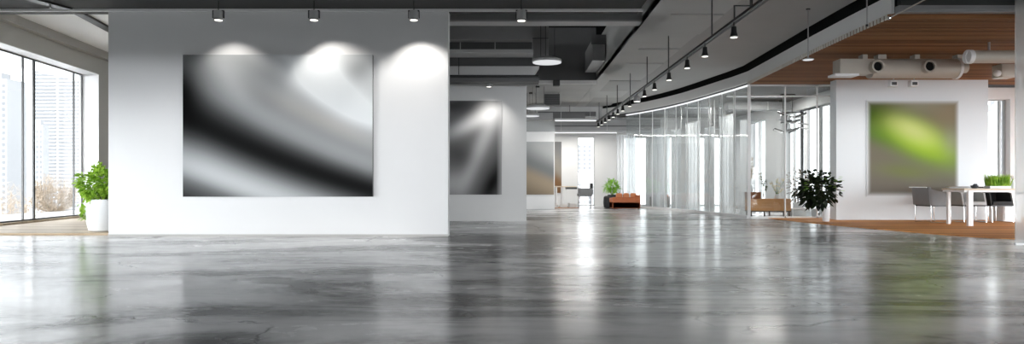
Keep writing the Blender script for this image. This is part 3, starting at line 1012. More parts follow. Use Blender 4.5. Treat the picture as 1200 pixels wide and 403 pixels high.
# ------------------------------------------------------------------ glass partitions
G0 = thing('glass_partition', (5.6, 19, 0), 'long curved glass partition with pale vertical joints below the pale fascia', 'partition')
GP = []
y = 16.4
steps = 10
ysg = [16.4 + (23.7 - 16.4) * k / steps for k in range(steps + 1)]
for k, (ya, yb) in enumerate(zip(ysg, ysg[1:])):
    xa, xb = curve_x(ya), curve_x(yb)
    p0, p1 = Vector((xa - 5.6, ya - 19, 0)), Vector((xb - 5.6, yb - 19, 0))
    e = (p1 - p0).normalized()
    nrm = Vector((-e.y, e.x, 0)) * .006
    mb = MB()
    mb.poly([(p0 + nrm).xy, (p1 + nrm).xy, (p1 - nrm).xy, (p0 - nrm).xy], .06, 3.27)
    mb.build('glass_panel', M['partglass'], G0)
    MB().box(p0.x - .012, p0.x + .012, p0.y - .012, p0.y + .012, .0, 3.29).build('joint', M['fascia'], G0)
mb, mc = MB(), MB()
for ya, yb in zip(ysg, ysg[1:]):
    xa, xb = curve_x(ya) - 5.6, curve_x(yb) - 5.6
    mb.poly([(xa - .03, ya - 19), (xb - .03, yb - 19), (xb + .03, yb - 19), (xa + .03, ya - 19)], 0, .07)
    mc.poly([(xa - .025, ya - 19), (xb - .025, yb - 19), (xb + .025, yb - 19), (xa + .025, ya - 19)], 3.25, 3.285)
mb.build('bottom_rail', M['white'], G0)
mc.build('lit_top_rail', M['tube'], G0)
G1 = thing('glass_partition', (6.6, 16.4, 0), 'flat clear glass front between the curved glass and the green picture wall', 'partition')
xs = [5.76, wx(920, 16.4), wx(957.5, 16.4), wx(980, 16.4)]
for a, b in zip(xs, xs[1:]):
    MB().box(a + .01 - 6.6, b - .01 - 6.6, -.006, .006, .05, 3.26).build('glass_panel', M['clearpart'], G1)
for x in xs[:3]:
    MB().box(x - .014 - 6.6, x + .014 - 6.6, -.02, .02, 0, 3.29).build('mullion', M['fascia'], G1)
MB().box(xs[0] - 6.6, xs[-1] - 6.6, -.02, .02, 0.0, .05).build('bottom_rail', M['fascia'], G1)
MB().box(xs[0] - 6.6, xs[-1] - 6.6, -.02, .02, 3.25, 3.29).build('top_rail', M['fascia'], G1)
MB().box(xs[0] - 6.6, xs[-1] - 6.6, -.02, .02, wz(112, 16.4) - .03, wz(112, 16.4)).build('transom', M['fascia'], G1)
G2 = thing('glass_screen', (7.9, 9.5, 0), 'frosted full height glass screen at the right edge of the photo', 'partition')
MB().box(wx(1190, 9.5) - 7.9, 1.2, -.012, .012, 0.02, 4.18).build('glass_panel', M['frost'], G2)
MB().box(wx(1190, 9.5) - 7.9 - .01, 1.2, -.02, .02, 0.0, .03).build('floor_channel', M['fascia'], G2)


# curtains behind the curved glass
def curtain(p0, p1, z1, folds, label, group='sheer curtains behind the curved glass'):
    p0, p1 = Vector((*p0, 0)), Vector((*p1, 0))
    L = (p1 - p0).length
    e = (p1 - p0).normalized()
    nrm = Vector((-e.y, e.x, 0))
    t = thing('curtain', p0, label, 'curtain', group)
    mb = MB()
    n = folds * 8
    prev = None
    for i in range(n + 1):
        f = i / n
        q = e * (L * f) + nrm * (.045 * math.sin(f * folds * 2 * PI) + .015 * math.sin(f * folds * 4.7))
        a, b = mb.bm.verts.new((q.x, q.y, .02)), mb.bm.verts.new((q.x * .995, q.y * .995, z1))
        if prev:
            mb.bm.faces.new((prev[0], a, b, prev[1]))
        prev = (a, b)
    mb.build('fabric', M['sheer'], t, True)
    MB().cyl((0, 0, z1 + .015), tuple(e * L + Vector((0, 0, z1 + .015))), .014, seg=8).build('rail', M['curtainrail'], t)
    MB().box(-.01, .01, -.01, .01, z1 + .015, 3.30).build('hanger', M['curtainrail'], t)


OFF = .55
cur = [(17.5, 18.0, 2.55), (18.35, 19.2, 2.75), (19.5, 20.1, 2.5), (20.4, 21.3, 2.75), (21.55, 22.1, 2.6), (22.35, 23.2, 2.7)]
cn = ['first', 'second', 'third', 'fourth', 'fifth', 'sixth']
for i, (ya, yb, zt) in enumerate(cur):
    curtain((curve_x(ya) + OFF, ya), (curve_x(yb) + OFF, yb), zt, 4 + i % 3, '%s sheer white curtain behind the curved glass, counted from the flat glass front' % cn[i])
curtain((3.72, 24.55), (4.42, 24.5), 2.62, 6, 'sheer white curtain on the back wall behind the orange sofa', 'sheer curtains on the back wall')
curtain((5.05, 24.6), (5.7, 24.6), 2.62, 5, 'sheer white curtain on the back wall beyond the curved glass', 'sheer curtains on the back wall')


# ------------------------------------------------------------------ planting
def leaf_ball(rng, n, c, rad, L, W, mat, name, parent, sq=(1, 1, 1), lowcut=-1.0, droop=.3, shell=.35):
    mb = MB()
    c = Vector(c)
    k = 0
    while k < n:
        d = Vector((rng.gauss(0, 1), rng.gauss(0, 1), rng.gauss(0, 1)))
        if d.length < 1e-3:
            continue
        d.normalize()
        if d.z < lowcut:
            continue
        r = rad * (shell + (1 - shell) * rng.random() ** .5)
        p = c + Vector((d.x * sq[0], d.y * sq[1], d.z * sq[2])) * r * (0.9 + .2 * math.sin(5 * d.x + 3 * d.z + 4 * d.y))
        dd = (d + Vector((rng.uniform(-.7, .7), rng.uniform(-.7, .7), rng.uniform(-.5, .7)))).normalized()
        mb.leaf(p, dd, (rng.uniform(-.5, .5), rng.uniform(-.5, .5), 1), L * rng.uniform(.7, 1.25), W * rng.uniform(.7, 1.2), droop)
        k += 1
    return mb.build(name, mat, parent)


def stems(rng, n, base, c, rad, r0, mat, parent, name='stem'):
    mb = MB()
    for i in range(n):
        a = rng.uniform(0, 2 * PI)
        e = Vector(c) + Vector((math.cos(a) * rad * rng.uniform(.2, .8), math.sin(a) * rad * rng.uniform(.2, .8), rng.uniform(-.4, .7) * rad))
        b = Vector(base) + Vector((math.cos(a), math.sin(a), 0)) * r0 * 2
        m = (b + e) / 2 + Vector((rng.uniform(-.04, .04), rng.uniform(-.04, .04), .05))
        mb.cyl(b, m, r0, r0 * .8, 6).cyl(m, e, r0 * .8, r0 * .4, 6)
    return mb.build(name, mat, parent)


def pot_prof(r, h, foot=.72):
    return [(r * foot, 0), (r * (foot + .12), h * .04), (r * .94, h * .35), (r, h * .8), (r, h), (r * .92, h), (r * .90, h * .86), (.001, h * .86)]


rng = random.Random(4)
t = thing('potted_plant', (-7.23, 11.72, .035), 'bushy bright green plant in a white pot beside the left end of the white wall', 'plant')
MB().lathe(pot_prof(.29, .56, .68), seg=36).build('pot', M['pot'], t, True)
MB().lathe([(.25, .49), (.001, .50)], seg=24).build('soil', M['soil'], t)
stems(rng, 14, (0, 0, .5), (0, 0, .78), .4, .008, M['greenstem'], t)
leaf_ball(rng, 1500, (-.02, 0, .80), .40, .085, .055, M['leaf'], 'foliage', t, (1.02, 1.0, .88), -.75)
mb = MB()
for k in range(46):
    mb.leaf((-.22 + rng.uniform(-.05, .04), -.2 + rng.uniform(-.05, .05), .50 - rng.random() * .28), (rng.uniform(-1, 1), rng.uniform(-1, .3), -.3), (0, 0, 1), .07, .045)
mb.build('trailing_shoot', M['leaf'], t)

# dark ficus in front of the glass
FD = 15.0
t = thing('potted_tree', (wx(968, FD), FD, .012), 'dark leafed round little tree in a slim white pot by the glass front', 'plant')
MB().lathe(pot_prof(.085, .34, .75), seg=28).build('pot', M['pot'], t, True)
MB().lathe([(.075, .29), (.001, .30)], seg=20).build('soil', M['soil'], t)
stems(rng, 5, (0, 0, .29), (-.16, 0, .72), .3, .010, M['stem'], t, 'trunk')
leaf_ball(rng, 640, (wx(958, FD) - wx(968, FD), 0, wz(221.5, FD) - .01), .43, .125, .095, M['leafdark'], 'foliage', t, (1.02, 1.0, .90), -1, .35)
mb = MB()
for k in range(38):
    a, b = rng.uniform(0, 2 * PI), rng.uniform(-.3, 1)
    mb.leaf((-.19 + .36 * math.cos(a), -.3 + .1 * rng.random(), .74 + .26 * b), (math.cos(a), -.5, .2), (0, 0, 1), .11, .055)
mb.build('young_leaves', M['leaflime'], t)
# dry shrub inside the glass
t = thing('dry_shrub', (wx(936, 17.75), 17.75, 0), 'grey brown dry leafed shrub behind the glass, left of the dark tree', 'plant')
MB().lathe(pot_prof(.15, .34, .8), seg=24).build('pot', M['pot'], t, True)
stems(rng, 6, (0, 0, .3), (0, 0, .8), .36, .010, M['stem'], t)
leaf_ball(rng, 170, (-.0, 0, .80), .40, .13, .05, M['leafdry'], 'foliage', t, (.85, .8, 1.1), -1, .4)

# far plant next to the pouf
t = thing('potted_plant', (wx(717.5, 23.3), 23.3, 0), 'small lime green plant in a dark pot behind the charcoal pouf', 'plant')
MB().lathe(pot_prof(.16, .45, .85), seg=24).build('pot', M['pouf'], t, True)
stems(rng, 8, (0, 0, .4), (0, 0, .72), .2, .008, M['greenstem'], t)
leaf_ball(rng, 330, (0, 0, .74), .25, .12, .05, M['leaflime'], 'foliage', t, (1, 1, 1.0), -.8, .3)

# ------------------------------------------------------------------ right-hand table group
TH = .765
t = thing('dining_table', (10.13, 13.75, .012), 'long table with pale oak top and white steel legs near the green picture', 'table')
X0, X1 = -1.12, 1.25
MB().box(X0, X1, -.36, .36, TH - .045, TH - .012, .004).build('tabletop', M['tabletop'], t)
MB().box(X0 + .01, X1 - .01, -.34, .34, TH - .085, TH - .045).build('apron', M['white'], t)
for (lx, ly) in ((X0 + .13, -.33), (X0 + .13, .33), (X1 - .13, -.33), (X1 - .13, .33)):
    hw = .05 if ly < 0 else .028
    MB().box(lx - hw, lx + hw, ly - .03, ly + .03, 0, TH - .05, .004).build('leg', M['white'], t)
MB().box(.45, 1.05, -.3, .3, TH - .125, TH - .085).build('drawer', M['brownwood'], t)


def tub_chair(name, loc, rz, fab, label):
    """low armchair: shell back and arms, seat pad, sled legs; faces -Y before turning"""
    t = thing(name, loc, label, 'chair', 'armchairs at the oak table', rz)
    w, d, sh, bh = .26, .25, .40, .77
    MB().box(-w + .03, w - .03, -d, d - .03, sh - .02, sh + .06, .025).build('seat', fab, t, True)
    MB().box(-w, w, d - .05, d + .02, sh - .02, bh, .02, Matrix.Translation((0, d, sh)) @ Matrix.Rotation(-.10, 4, 'X') @ Matrix.Translation((0, -d, -sh))).build('backrest', fab, t, True)
    for s in (-1, 1):
        mb = MB()
        x0, x1 = (s * w, s * (w - .035)) if s < 0 else (s * (w - .035), s * w)
        a = [(x0, -d + .02, sh - .02), (x0, d, sh - .02), (x0, d + .03, bh - .03), (x0, -d + .08, bh - .13)]
        b = [(x1, *p[1:]) for p in a]
        va, vb = [mb.bm.verts.new(p) for p in a], [mb.bm.verts.new(p) for p in b]
        mb.bm.faces.new(va)
        mb.bm.faces.new(vb[::-1])
        for i in range(4):
            j = (i + 1) % 4
            mb.bm.faces.new((va[i], vb[i], vb[j], va[j]))
        mb.build('armrest', fab, t)
        MB().tube([(s * (w - .02), -d + .03, sh - .03), (s * (w - .02), -d + .01, .012), (s * (w - .02), d - .02, .012), (s * (w - .02), d - .02, sh - .03)], .009).build('leg', M['chrome'], t)
    MB().tube([(-w, d + .105, bh + .0), (w, d + .105, bh + .0)], .012).build('top_rail', M['chrome'], t)
    MB().box(-w + .01, w - .01, -d + .01, d - .02, sh - .045, sh - .02).build('seat_frame', M['blackmetal'], t)
    return t


tub_chair('tub_chair', (9.14, 14.62, .012), PI / 2 + .12, M['seatgrey'], 'dark grey armchair at the left end of the oak table, seen from its side')
tub_chair('tub_chair', (9.98, 14.72, .012), 0.0, M['seatpale'], 'pale grey armchair behind the oak table, beside the front leg')
tub_chair('tub_chair', (10.56, 14.72, .012), 0.08, M['seatdark'], 'black armchair behind the oak table, next to the white drawer unit')
t = thing('drawer_unit', (11.02, 15.0, .012), 'white drawer unit standing under the grass planter end of the table', 'cabinet')
MB().box(-.20, .20, -.2, .25, .0, .62, .006).build('body', M['white'], t)
for k in range(3):
    dr = MB().box(-.18, .18, -.22, -.2, .04 + k * .19, .21 + k * .19, .004).build('drawer', M['white'], t)
    MB().box(-.05, .05, -.232, -.22, .13 + k * .19, .142 + k * .19).build('handle', M['steel'], dr)
zt = .012 + TH - .012
t = thing('planter', (wx(1169, 13.75), 13.75, zt), 'clump of bright green grass in a low white planter on the table', 'plant')
MB().box(-.22, .22, -.09, .09, 0, .05, .006).build('tray', M['pot'], t)
mb = MB()
for k in range(520):
    bx_, by_ = rng.uniform(-.205, .205), rng.uniform(-.08, .08)
    h = rng.uniform(.15, .27)
    lx, ly = rng.uniform(-.05, .05) + bx_ * .25, rng.uniform(-.04, .04)
    w = rng.uniform(.006, .010)
    p = Vector((bx_, by_, .045))
    m = p + Vector((lx * .35, ly * .35, h * .6))
    e = p + Vector((lx, ly, h))
    a = rng.uniform(0, PI)
    s = Vector((math.cos(a), math.sin(a), 0)) * w
    v = [mb.bm.verts.new(q) for q in (p - s, p + s, m + s * .8, m - s * .8, e)]
    mb.bm.faces.new(v[:4])
    mb.bm.faces.new((v[3], v[2], v[4]))
mb.build('grass', M['leaf'], t)
t = thing('stone_bowl', (wx(1142, 13.7), 13.7, zt), 'small rough dark stone bowl on the table, left of the grass', 'bowl')
MB().lathe([(.045, 0), (.065, .03), (.07, .06), (.058, .06), (.045, .035), (.001, .03)], seg=20).build('bowl', M['stone'], t, True)
mb = MB()
for k in range(7):
    mb.ball((rng.uniform(-.035, .035), rng.uniform(-.03, .03), .055 + rng.uniform(0, .02)), .022, 8, 6)
mb.build('pebbles', M['stone'], t)
t = thing('vase', (wx(1187, 13.75), 13.75, zt), 'little white twig vase on the table beside the grass', 'vase')
MB().lathe([(.03, 0), (.04, .05), (.035, .11), (.02, .15), (.024, .17)], seg=16).build('body', M['pot'], t, True)
mb = MB()
for k in range(5):
    mb.cyl((0, 0, .15), (rng.uniform(-.06, .06), rng.uniform(-.05, .05), .26), .003, seg=5)
mb.build('twigs', M['drytwig'], t)

# ------------------------------------------------------------------ ducts below the timber ceiling
DD = 12.55
zc = (wz(69, DD) + wz(92, DD)) / 2
rr = (wz(69, DD) - wz(92, DD)) / 2
x0, x1 = wx(1019, DD), wx(1122, DD)
t = thing('ventilation_duct', (x0, DD, zc), 'large warm white round duct with two nozzles under the timber ceiling', 'duct')
MB().cyl((0, 0, 0), (x1 - x0, 0, 0), rr, seg=36).build('barrel', M['ductwarm'], t, True)
MB().cyl((x1 - x0 - .05, 0, 0), (x1 - x0 + .0, 0, 0), rr * 1.06, seg=36).build('flange', M['white'], t, True)
MB().cyl((x1 - x0, 0, .02), (x1 - x0 + .16, 0, .02), rr * .62, rr * .55, seg=28).build('end_nozzle', M['ductwarm'], t, True)
MB().box(wx(980, DD) - x0, .02, -rr * .8, rr * .8, -rr * .62, rr * .88, .012).build('inlet_box', M['ductwarm'], t)
MB().box(wx(972, DD) - x0, wx(1000, DD) - x0, -rr * 1.2, rr * .4, -rr * .9, -rr * .66, .01).build('inlet_lip', M['white'], t)
for px in (1020, 1079.5):
    xx = wx(px, DD) - x0
    nz = MB().lathe([(.10, 0), (.115, .0), (.115, .14), (.085, .14), (.085, .01), (.001, .01)], seg=28)
    bmesh.ops.rotate(nz.bm, cent=(0, 0, 0), matrix=Matrix.Rotation(PI / 2, 3, 'X'), verts=nz.bm.verts[:])
    bmesh.ops.translate(nz.bm, vec=(xx, -rr * .75, 0), verts=nz.bm.verts[:])
    q = nz.build('nozzle', M['ductwarm'], t, True)
    b_ = MB().cyl((xx, -rr * .75 - .10, 0), (xx, -rr * .75 - .03, 0), .084, seg=24)
    b_.build('nozzle_throat', M['black'], q)
for px, w in ((1012, .10), (1032, .16), (1073, .10), (1124, .14)):
    xx = wx(px, DD) - x0
    MB().box(xx - w / 2, xx + w / 2, -.06, .10, rr * .85, 3.285 - zc, .01).build('bracket', M['ductwarm'], t)
D5 = 11.4
zc5 = (wz(59, D5) + wz(74, D5)) / 2
r5 = (wz(59, D5) - wz(74, D5)) / 2
t = thing('ventilation_duct', (wx(1135, D5), D5, zc5), 'slimmer white round duct running out of the photo at the right', 'duct')
MB().cyl((0, 0, 0), (3.2, 0, 0), r5, seg=32).build('barrel', M['ductwarm'], t, True)
MB().cyl((-.03, 0, 0), (.05, 0, 0), r5 * 1.08, seg=32).build('end_cap', M['white'], t, True)
MB().tube([(-.06, -.05, r5 * .7), (-.09, -.05, 0), (-.07, -.05, -r5 * .95), (-.02, -.05, -r5)], .012).build('hook', M['white'], t)
for xx in (.35, 1.6):
    MB().cyl((xx, 0, r5 * .9), (xx, 0, 3.285 - zc5), .02, seg=10).build('hanger_rod', M['steel'], t)
D6 = 13.6
t = thing('ceiling_duct_junction', (wx(1178, D6), D6, wz(82, D6)), 'warm grey duct elbow with a small valve under the right end of the timber ceiling', 'duct')
MB().box(-.14, .18, -.1, .2, -.16, .14, .03).build('elbow_box', M['ductwarm'], t, True)
MB().box(-.02, .12, 0, .14, .14, 3.285 - wz(82, D6)).build('riser', M['ductwarm'], t)
MB().ball((-.22, -.08, -.08), .07).build('valve', M['white'], t, True)
MB().box(.20, .24, -.12, -.09, -.36, -.06).build('bracket', M['white'], t)
for px, nm in ((1046, 'left'), (1070, 'right')):
    d = 13.4
    t = thing('square_spotlight', (wx(px, d), d, 3.285), '%s small white square spotlight aimed at the green picture' % nm, 'spotlight', 'square spotlights before the green picture')
    zz = wz(94.5, d) - 3.285
    MB().cyl((0.02, 0, 0), (0.02, 0, zz), .012, seg=8).build('stem', M['steel'], t)
    MB().box(-.075, .075, -.06, .06, zz - .12, zz, .01).build('housing', M['white'], t)
    MB().box(-.05, .05, -.064, -.059, zz - .095, zz - .035).build('recess', M['darkgrey'], t)
    spot_light(t, (0, .08, zz - .1), (.2, 2.2, zz - 1.7), 26, 75, .9, .05)

# ------------------------------------------------------------------ things behind the glass front
BD = 16.9
bx0, bx1 = wx(879, BD), wx(927, BD)
t = thing('low_sideboard', ((bx0 + bx1) / 2, BD + .2, 0), 'low light oak sideboard on a dark steel base behind the glass front', 'sideboard')
w = (bx1 - bx0) / 2
MB().box(-w, w, -.2, .2, wz(247, BD), wz(233, BD), .006).build('body', M['benchwood'], t)
for k, xx in enumerate((-w / 2 - w / 6, w / 3)):
    MB().box(xx - .26, xx + .26, -.206, -.2, wz(246, BD), wz(234, BD)).build('door', M['benchwood'], t)
MB().box(-w, w, -.2, .2, wz(247, BD) - .025, wz(247, BD)).build('base_rail', M['blackmetal'], t)
for xx in (-w + .04, -.02, w - .04):
    for yy in (-.17, .17):
        MB().box(xx - .015, xx + .015, yy - .015, yy + .015, 0, wz(247, BD) - .02).build('leg', M['blackmetal'], t)
zt = wz(233, BD)
t = thing('wooden_box', (wx(885, BD), BD + .2, zt), 'dark brown wooden box on the left end of the oak sideboard', 'box')
MB().box(-.15, .17, -.14, .14, 0, .15, .005).build('body', M['brownwood'], t)
MB().box(-.155, .175, -.145, .145, .15, .17, .004).build('lid', M['brownwood'], t)
t = thing('vase', (wx(881.5, BD), BD + .2, zt + .17), 'white vase of pale pampas plumes on the brown wooden box', 'vase')
MB().lathe([(.05, 0), (.085, .05), (.075, .13), (.035, .2), (.04, .23), (.03, .23), (.001, .2)], seg=20).build('body', M['pot'], t, True)
mb = MB()
for k in range(7):
    e = Vector((rng.uniform(-.05, .10), rng.uniform(-.06, .06), rng.uniform(.5, .85)))
    mb.cyl((0, 0, .2), e * .75, .004, .003, 5)
    for j in range(26):
        f = rng.uniform(.55, 1.05)
        mb.leaf(e * f, (rng.uniform(-.6, .6), rng.uniform(-.6, .6), .8), (0, 0, 1), .07, .022)
mb.build('plume', M['pampas'], t)
t = thing('vase', (wx(897, BD), BD + .15, zt), 'clear glass vase with a leafy green branch on the oak sideboard', 'vase')
MB().lathe([(.045, 0), (.06, .02), (.055, .2), (.05, .22)], seg=20).build('body', M['clearpart'], t, True)
mb, mf = MB(), MB()
for k in range(4):
    e = Vector((-.10 + .06 * k + rng.uniform(-.03, .03), rng.uniform(-.05, .05), .50 + rng.uniform(-.05, .22) - .07 * k))
    m = e * .5 + Vector((.03, 0, .02))
    mb.cyl((0, 0, .03), m, .005, .005, 6).cyl(m, e, .005, .003, 6)
    for j in range(16):
        f = rng.uniform(.4, 1)
        mf.leaf(m + (e - m) * f, (rng.uniform(-1, 1), rng.uniform(-1, 1), rng.uniform(-.3, .6)), (0, 0, 1), .08, .045)
mb.build('branch', M['stem'], t)
mf.build('leaves', leafmat('olive_leaves', (0.06, 0.09, 0.03), (0.22, 0.26, 0.12), 14), t)
t = thing('vase', (wx(913, BD), BD + .15, zt), 'white vase of small yellow and cream flowers on the oak sideboard', 'vase')
MB().lathe([(.05, 0), (.07, .03), (.05, .10), (.05, .12)], seg=20).build('body', M['pot'], t, True)
mb, mf = MB(), MB()
for k in range(16):
    e = Vector((rng.uniform(-.2, .2), rng.uniform(-.1, .1), rng.uniform(.18, .5)))
    mb.cyl((0, 0, .1), e, .003, .002, 5)
    for j in range(4):
        mf.ball(e + Vector((rng.uniform(-.03, .03), rng.uniform(-.03, .03), rng.uniform(-.03, .03))), .013, 6, 4)
mb.build('stems', M['greenstem'], t)
mf.build('blossoms', plain('cream_blossom', (0.8, 0.68, 0.42), 0.7, 0, .2, 30), t)
# low white glass bench to its right
t = thing('low_bench', (wx(941, 16.95), 17.0, 0), 'low open white bench behind the glass, right of the oak sideboard', 'bench')
MB().box(-.32, .32, -.16, .16, .20, .225, .004).build('top', M['white'], t)
for s in (-1, 1):
    MB().box(s * .31 - .012, s * .31 + .012, -.16, .16, 0, .20).build('side_panel', M['white'], t)
MB().box(-.3, .3, .12, .14, .02, .2).build('back_panel', M['frost'], t)
# duct inside the glazed room, then added dark boxes imitating reflections
t = thing('hanging_air_duct', (7.0, 19.6, 3.02), 'long grey duct under the ceiling of the glazed room, behind the chandelier', 'duct')
MB().box(-.75, 1.1, 0, .4, 0, .22, .01).build('casing', M['ductgrey'], t)
for k in range(4):
    MB().box(-.6 + k * .5, -.57 + k * .5, -.012, .412, -.012, .232).build('joint_band', M['ductlight'], t)
for xx in (-.4, .8):
    MB().cyl((xx, .2, .22), (xx, .2, .28), .012, seg=8).build('hanger_rod', M['steel'], t)
for px, d, ya, yb, lab in ((855, 20.5, 112, 152, 'dark box standing in for a reflection in the curved glass, nearer its flat end'), (838, 21.2, 122, 150, 'dark box standing in for a reflection in the curved glass, farther back')):
    t = thing('dark_reflection_box', (wx(px, d), d, wz(yb, d)), lab, 'duct')  # made-up dark box in place of a reflection in the glass
    MB().box(-.12, .12, 0, .3, 0, 3.30 - wz(yb, d)).build('casing', M['ductdark'], t)
    MB().box(-.14, .14, -.02, .32, -.02, .03).build('box_rim', M['ductgrey'], t)
# chandelier
CD = 18.3
t = thing('chandelier', (wx(926, CD), CD, 3.30), 'metallic chandelier of tilted reflective plates behind the glass front', 'lamp')
zc = wz(142, CD) - 3.30
for dx in (-.20, -.13, .05):
    MB().cyl((dx, 0, 0), (dx, 0, zc + .2), .010, seg=8).build('rod', M['darkgrey'], t)
MB().box(-.26, .12, -.05, .05, -.03, 0).build('ceiling_plate', M['blackmetal'], t)
for k in range(12):
    dx = -.26 + (k % 4) * .18 + rng.uniform(-.03, .03)
    dz = zc - .24 + (k // 4) * .2 + rng.uniform(-.04, .04)
    mt = Matrix.Translation((dx, rng.uniform(-.15, .15), dz)) @ Matrix.Rotation(rng.uniform(-.5, .5), 4, 'Y') @ Matrix.Rotation(rng.uniform(-.6, .6), 4, 'X')
    MB().box(-.15, .15, -.05, .05, -.018, .018, .006, mt).build('plate', M[('chrome', 'steel', 'ductdark')[k % 3]], t)
MB().cyl((-.23, 0, zc + .24), (.34, 0, zc + .24), .016, seg=10).build('carrier_bar', M['darkgrey'], t)
MB().cyl((-.1, 0, zc - .28), (-.1, 0, zc + .24), .014, seg=10).build('core_rod', M['darkgrey'], t)

# ------------------------------------------------------------------ lounge at the far end
SY = 21.6
sx0, sx1 = wx(718, SY), wx(751, SY)
t = thing('sofa', ((sx0 + sx1) / 2, SY + .05, 0), 'burnt orange leather sofa seen from behind near the far curtains', 'sofa')
w = (sx1 - sx0) / 2
MB().box(-w, w, .0, .12, .03, .40, .03).build('backrest', M['orange'], t, True)
MB().box(-w, w, .0, .75, .03, .26, .03).build('base', M['orange'], t, True)
for s in (-1, 1):
    MB().box(s * w - (.14 if s > 0 else 0), s * w + (0 if s > 0 else .14), .02, .75, .03, .37 + (.10 if s > 0 else 0), .03).build('armrest', M['orange'], t, True)
for k in range(3):
    MB().box(-w + .14 + k * .23, -w + .35 + k * .23, .10, .28, .30, .535 - .0 * k, .07).build('back_cushion', M['orangelight'], t, True)
for k in range(2):
    MB().box(-w + .15 + k * .32, -w + .46 + k * .32, .26, .74, .26, .36, .04).build('seat_cushion', M['orangelight'], t, True)
for s in (-1, 1):
    for yy in (.06, .7):
        MB().box(s * (w - .06) - .02, s * (w - .06) + .02, yy - .02, yy + .02, 0, .035).build('foot', M['blackmetal'], t)
t = thing('pouf', (wx(715.5, 22.75), 22.75, 0), 'rounded charcoal pouf standing left of the orange sofa', 'pouf')
MB().lathe([(.19, 0.01), (.235, .04), (.25, .2), (.235, .38), (.19, .42), (.001, .425)], seg=28).build('cushion', M['pouf'], t, True)
MB().lathe([(.17, 0), (.17, .02)], seg=20).build('base', M['blackmetal'], t)
for i, (px, lab) in enumerate(((766.5, 'left of two grey tub seats with rust cushions behind the curved glass'), (780, 'right of two grey tub seats with rust cushions behind the curved glass'))):
    t = thing('barrel_chair', (wx(px, 23.4), 23.4, 0), lab, 'armchair', 'grey tub seats behind the curved glass')
    MB().lathe([(.13, 0.0), (.14, .04), (.15, .34), (.14, .38), (.12, .38), (.12, .28), (.001, .27)], seg=20).build('shell', plain('grey_shell', (.16, .15, .14), .6), t, True)
    MB().ball((0, 0, .39), .10, 14, 8, (1, .7, 1)).build('cushion', M['orangelight'], t, True)
# far desk, chair, rug
t = thing('rug', (wx(664, 23.4), 23.4, 0), 'rust and cream rug under the far desk', 'rug')
MB().box(-.62, .36, -.7, .5, 0, .012).build('pile', M['rug'], t)
t = thing('desk', (wx(655, 23.6), 23.6, .012), 'far desk with thin oak top and white frame by the window', 'desk')
MB().box(-.75, .6, -.3, .3, .70, .735).build('top', M['tabletop'], t)
MB().box(.25, .62, -.28, .28, .63, .70).build('drawer', M['blackmetal'], t)
for xx in (-.7, -.1, .1):
    for yy in (-.27, .27):
        MB().box(xx - .02, xx + .02, yy - .02, yy + .02, 0, .70).build('leg', M['white'], t)
for k, (xx, lab) in enumerate(((-.5, 'left stack of white papers on the rust rug'), (-.2, 'middle stack of white papers on the rust rug'), (.1, 'right stack of white papers on the rust rug'))):
    t = thing('paper_stack', (wx(667, 23.1) + xx, 23.05, .012), lab, 'papers', 'paper stacks on the rust rug')
    mb = MB()
    for j in range(5 + k):
        mb.box(-.12, .12, -.1, .1, j * .022, j * .022 + .02, mat=Matrix.Rotation(rng.uniform(-.3, .3), 4, 'Z'))
    mb.build('sheets', M['paper'], t)
t = thing('office_chair', (wx(685, 23.1), 23.1, 0), 'grey upholstered chair with dark back at the far desk', 'chair', None, PI / 2 * .9)
t.rotation_euler = (0, 0, -PI / 2)
MB().box(-.24, .24, -.24, .24, .40, .50, .03).build('seat', M['seatgrey'], t, True)
MB().box(-.24, .24, .20, .27, .45, .86, .03).build('backrest', M['seatdark'], t, True)
for s in (-1, 1):
    MB().box(s * .24 - .025, s * .24 + .025, -.2, .24, .48, .68, .02).build('armrest', M['seatgrey'], t, True)
    for yy in (-.2, .2):
        MB().cyl((s * .2, yy, 0), (s * .2, yy, .41), .013, seg=8).build('leg', M['chrome'], t)

# ------------------------------------------------------------------ outside
og = struct('ground', MB().box(-900, 500, -5.0, 900, -41, -40), M['ground'])  # pale tone added to bounce light up to the left ceiling
struct('ground_rear', MB().box(-900, 500, -400, -5.0, -41, -40), M['darkground'])  # unseen, made dark so little light rises to the wall tops
struct('ground_terrace', MB().poly([(-35, 19), (-12.5, 19), (-12.5, 40), (-35, 40)], -4.0, -3.5), M['ground'])


def tower(px0, px1, py_top, d, pitch, label, style):
    x0, x1 = wx(px0, d), wx(px1, d)
    zt = wz(py_top, d)
    t = thing('office_tower', ((x0 + x1) / 2, d, -40), label, 'building')
    w = (x1 - x0) / 2
    hgt = zt + 40
    MB().box(-w, w, 0, w * 1.6, 0, hgt).build('body', M['towerw'], t)
    mb = MB()
    z = 4.0
    if style == 'bands':
        while z < hgt - pitch:
            for (a, b) in ((-w * .96, -w * .02), (w * .1, w * .96)):
                mb.box(a, b, -pitch * .15, 0.01, z, z + pitch * .45)
            z += pitch
    else:
        nx = max(3, int(2 * w / pitch))
        while z < hgt - pitch:
            for k in range(nx):
                a = -w + 2 * w * (k + .22) / nx
                mb.box(a, a + 2 * w / nx * .56, -.05, 0.01, z, z + pitch * .62)
            z += pitch
    mb.build('windows', M['towerd'], t)
    MB().box(-w * .6, w * .5, w * .2, w, hgt, hgt + pitch * 1.1).build('roof_plant', M['towerw'], t)
    return t


tower(39, 93, 70, 330, 1.75, 'broad pale high rise with horizontal window bands in the middle window pane', 'bands')
tower(-30, 8, 92, 260, 2.3, 'pale tower cut by the left edge of the photo', 'grid')
tower(9, 23, 112, 280, 2.1, 'slim pale tower with vertical rows of windows in the left pane', 'grid')
tower(37, 50, 146, 250, 1.9, 'shorter grey building before the banded high rise', 'grid')
tower(1163, 1181, 122, 230, 2.2, 'pale high rise seen through the window at the right edge', 'grid')
tower(676, 700, 168, 250, 1.6, 'pale building seen through the far narrow window', 'grid')


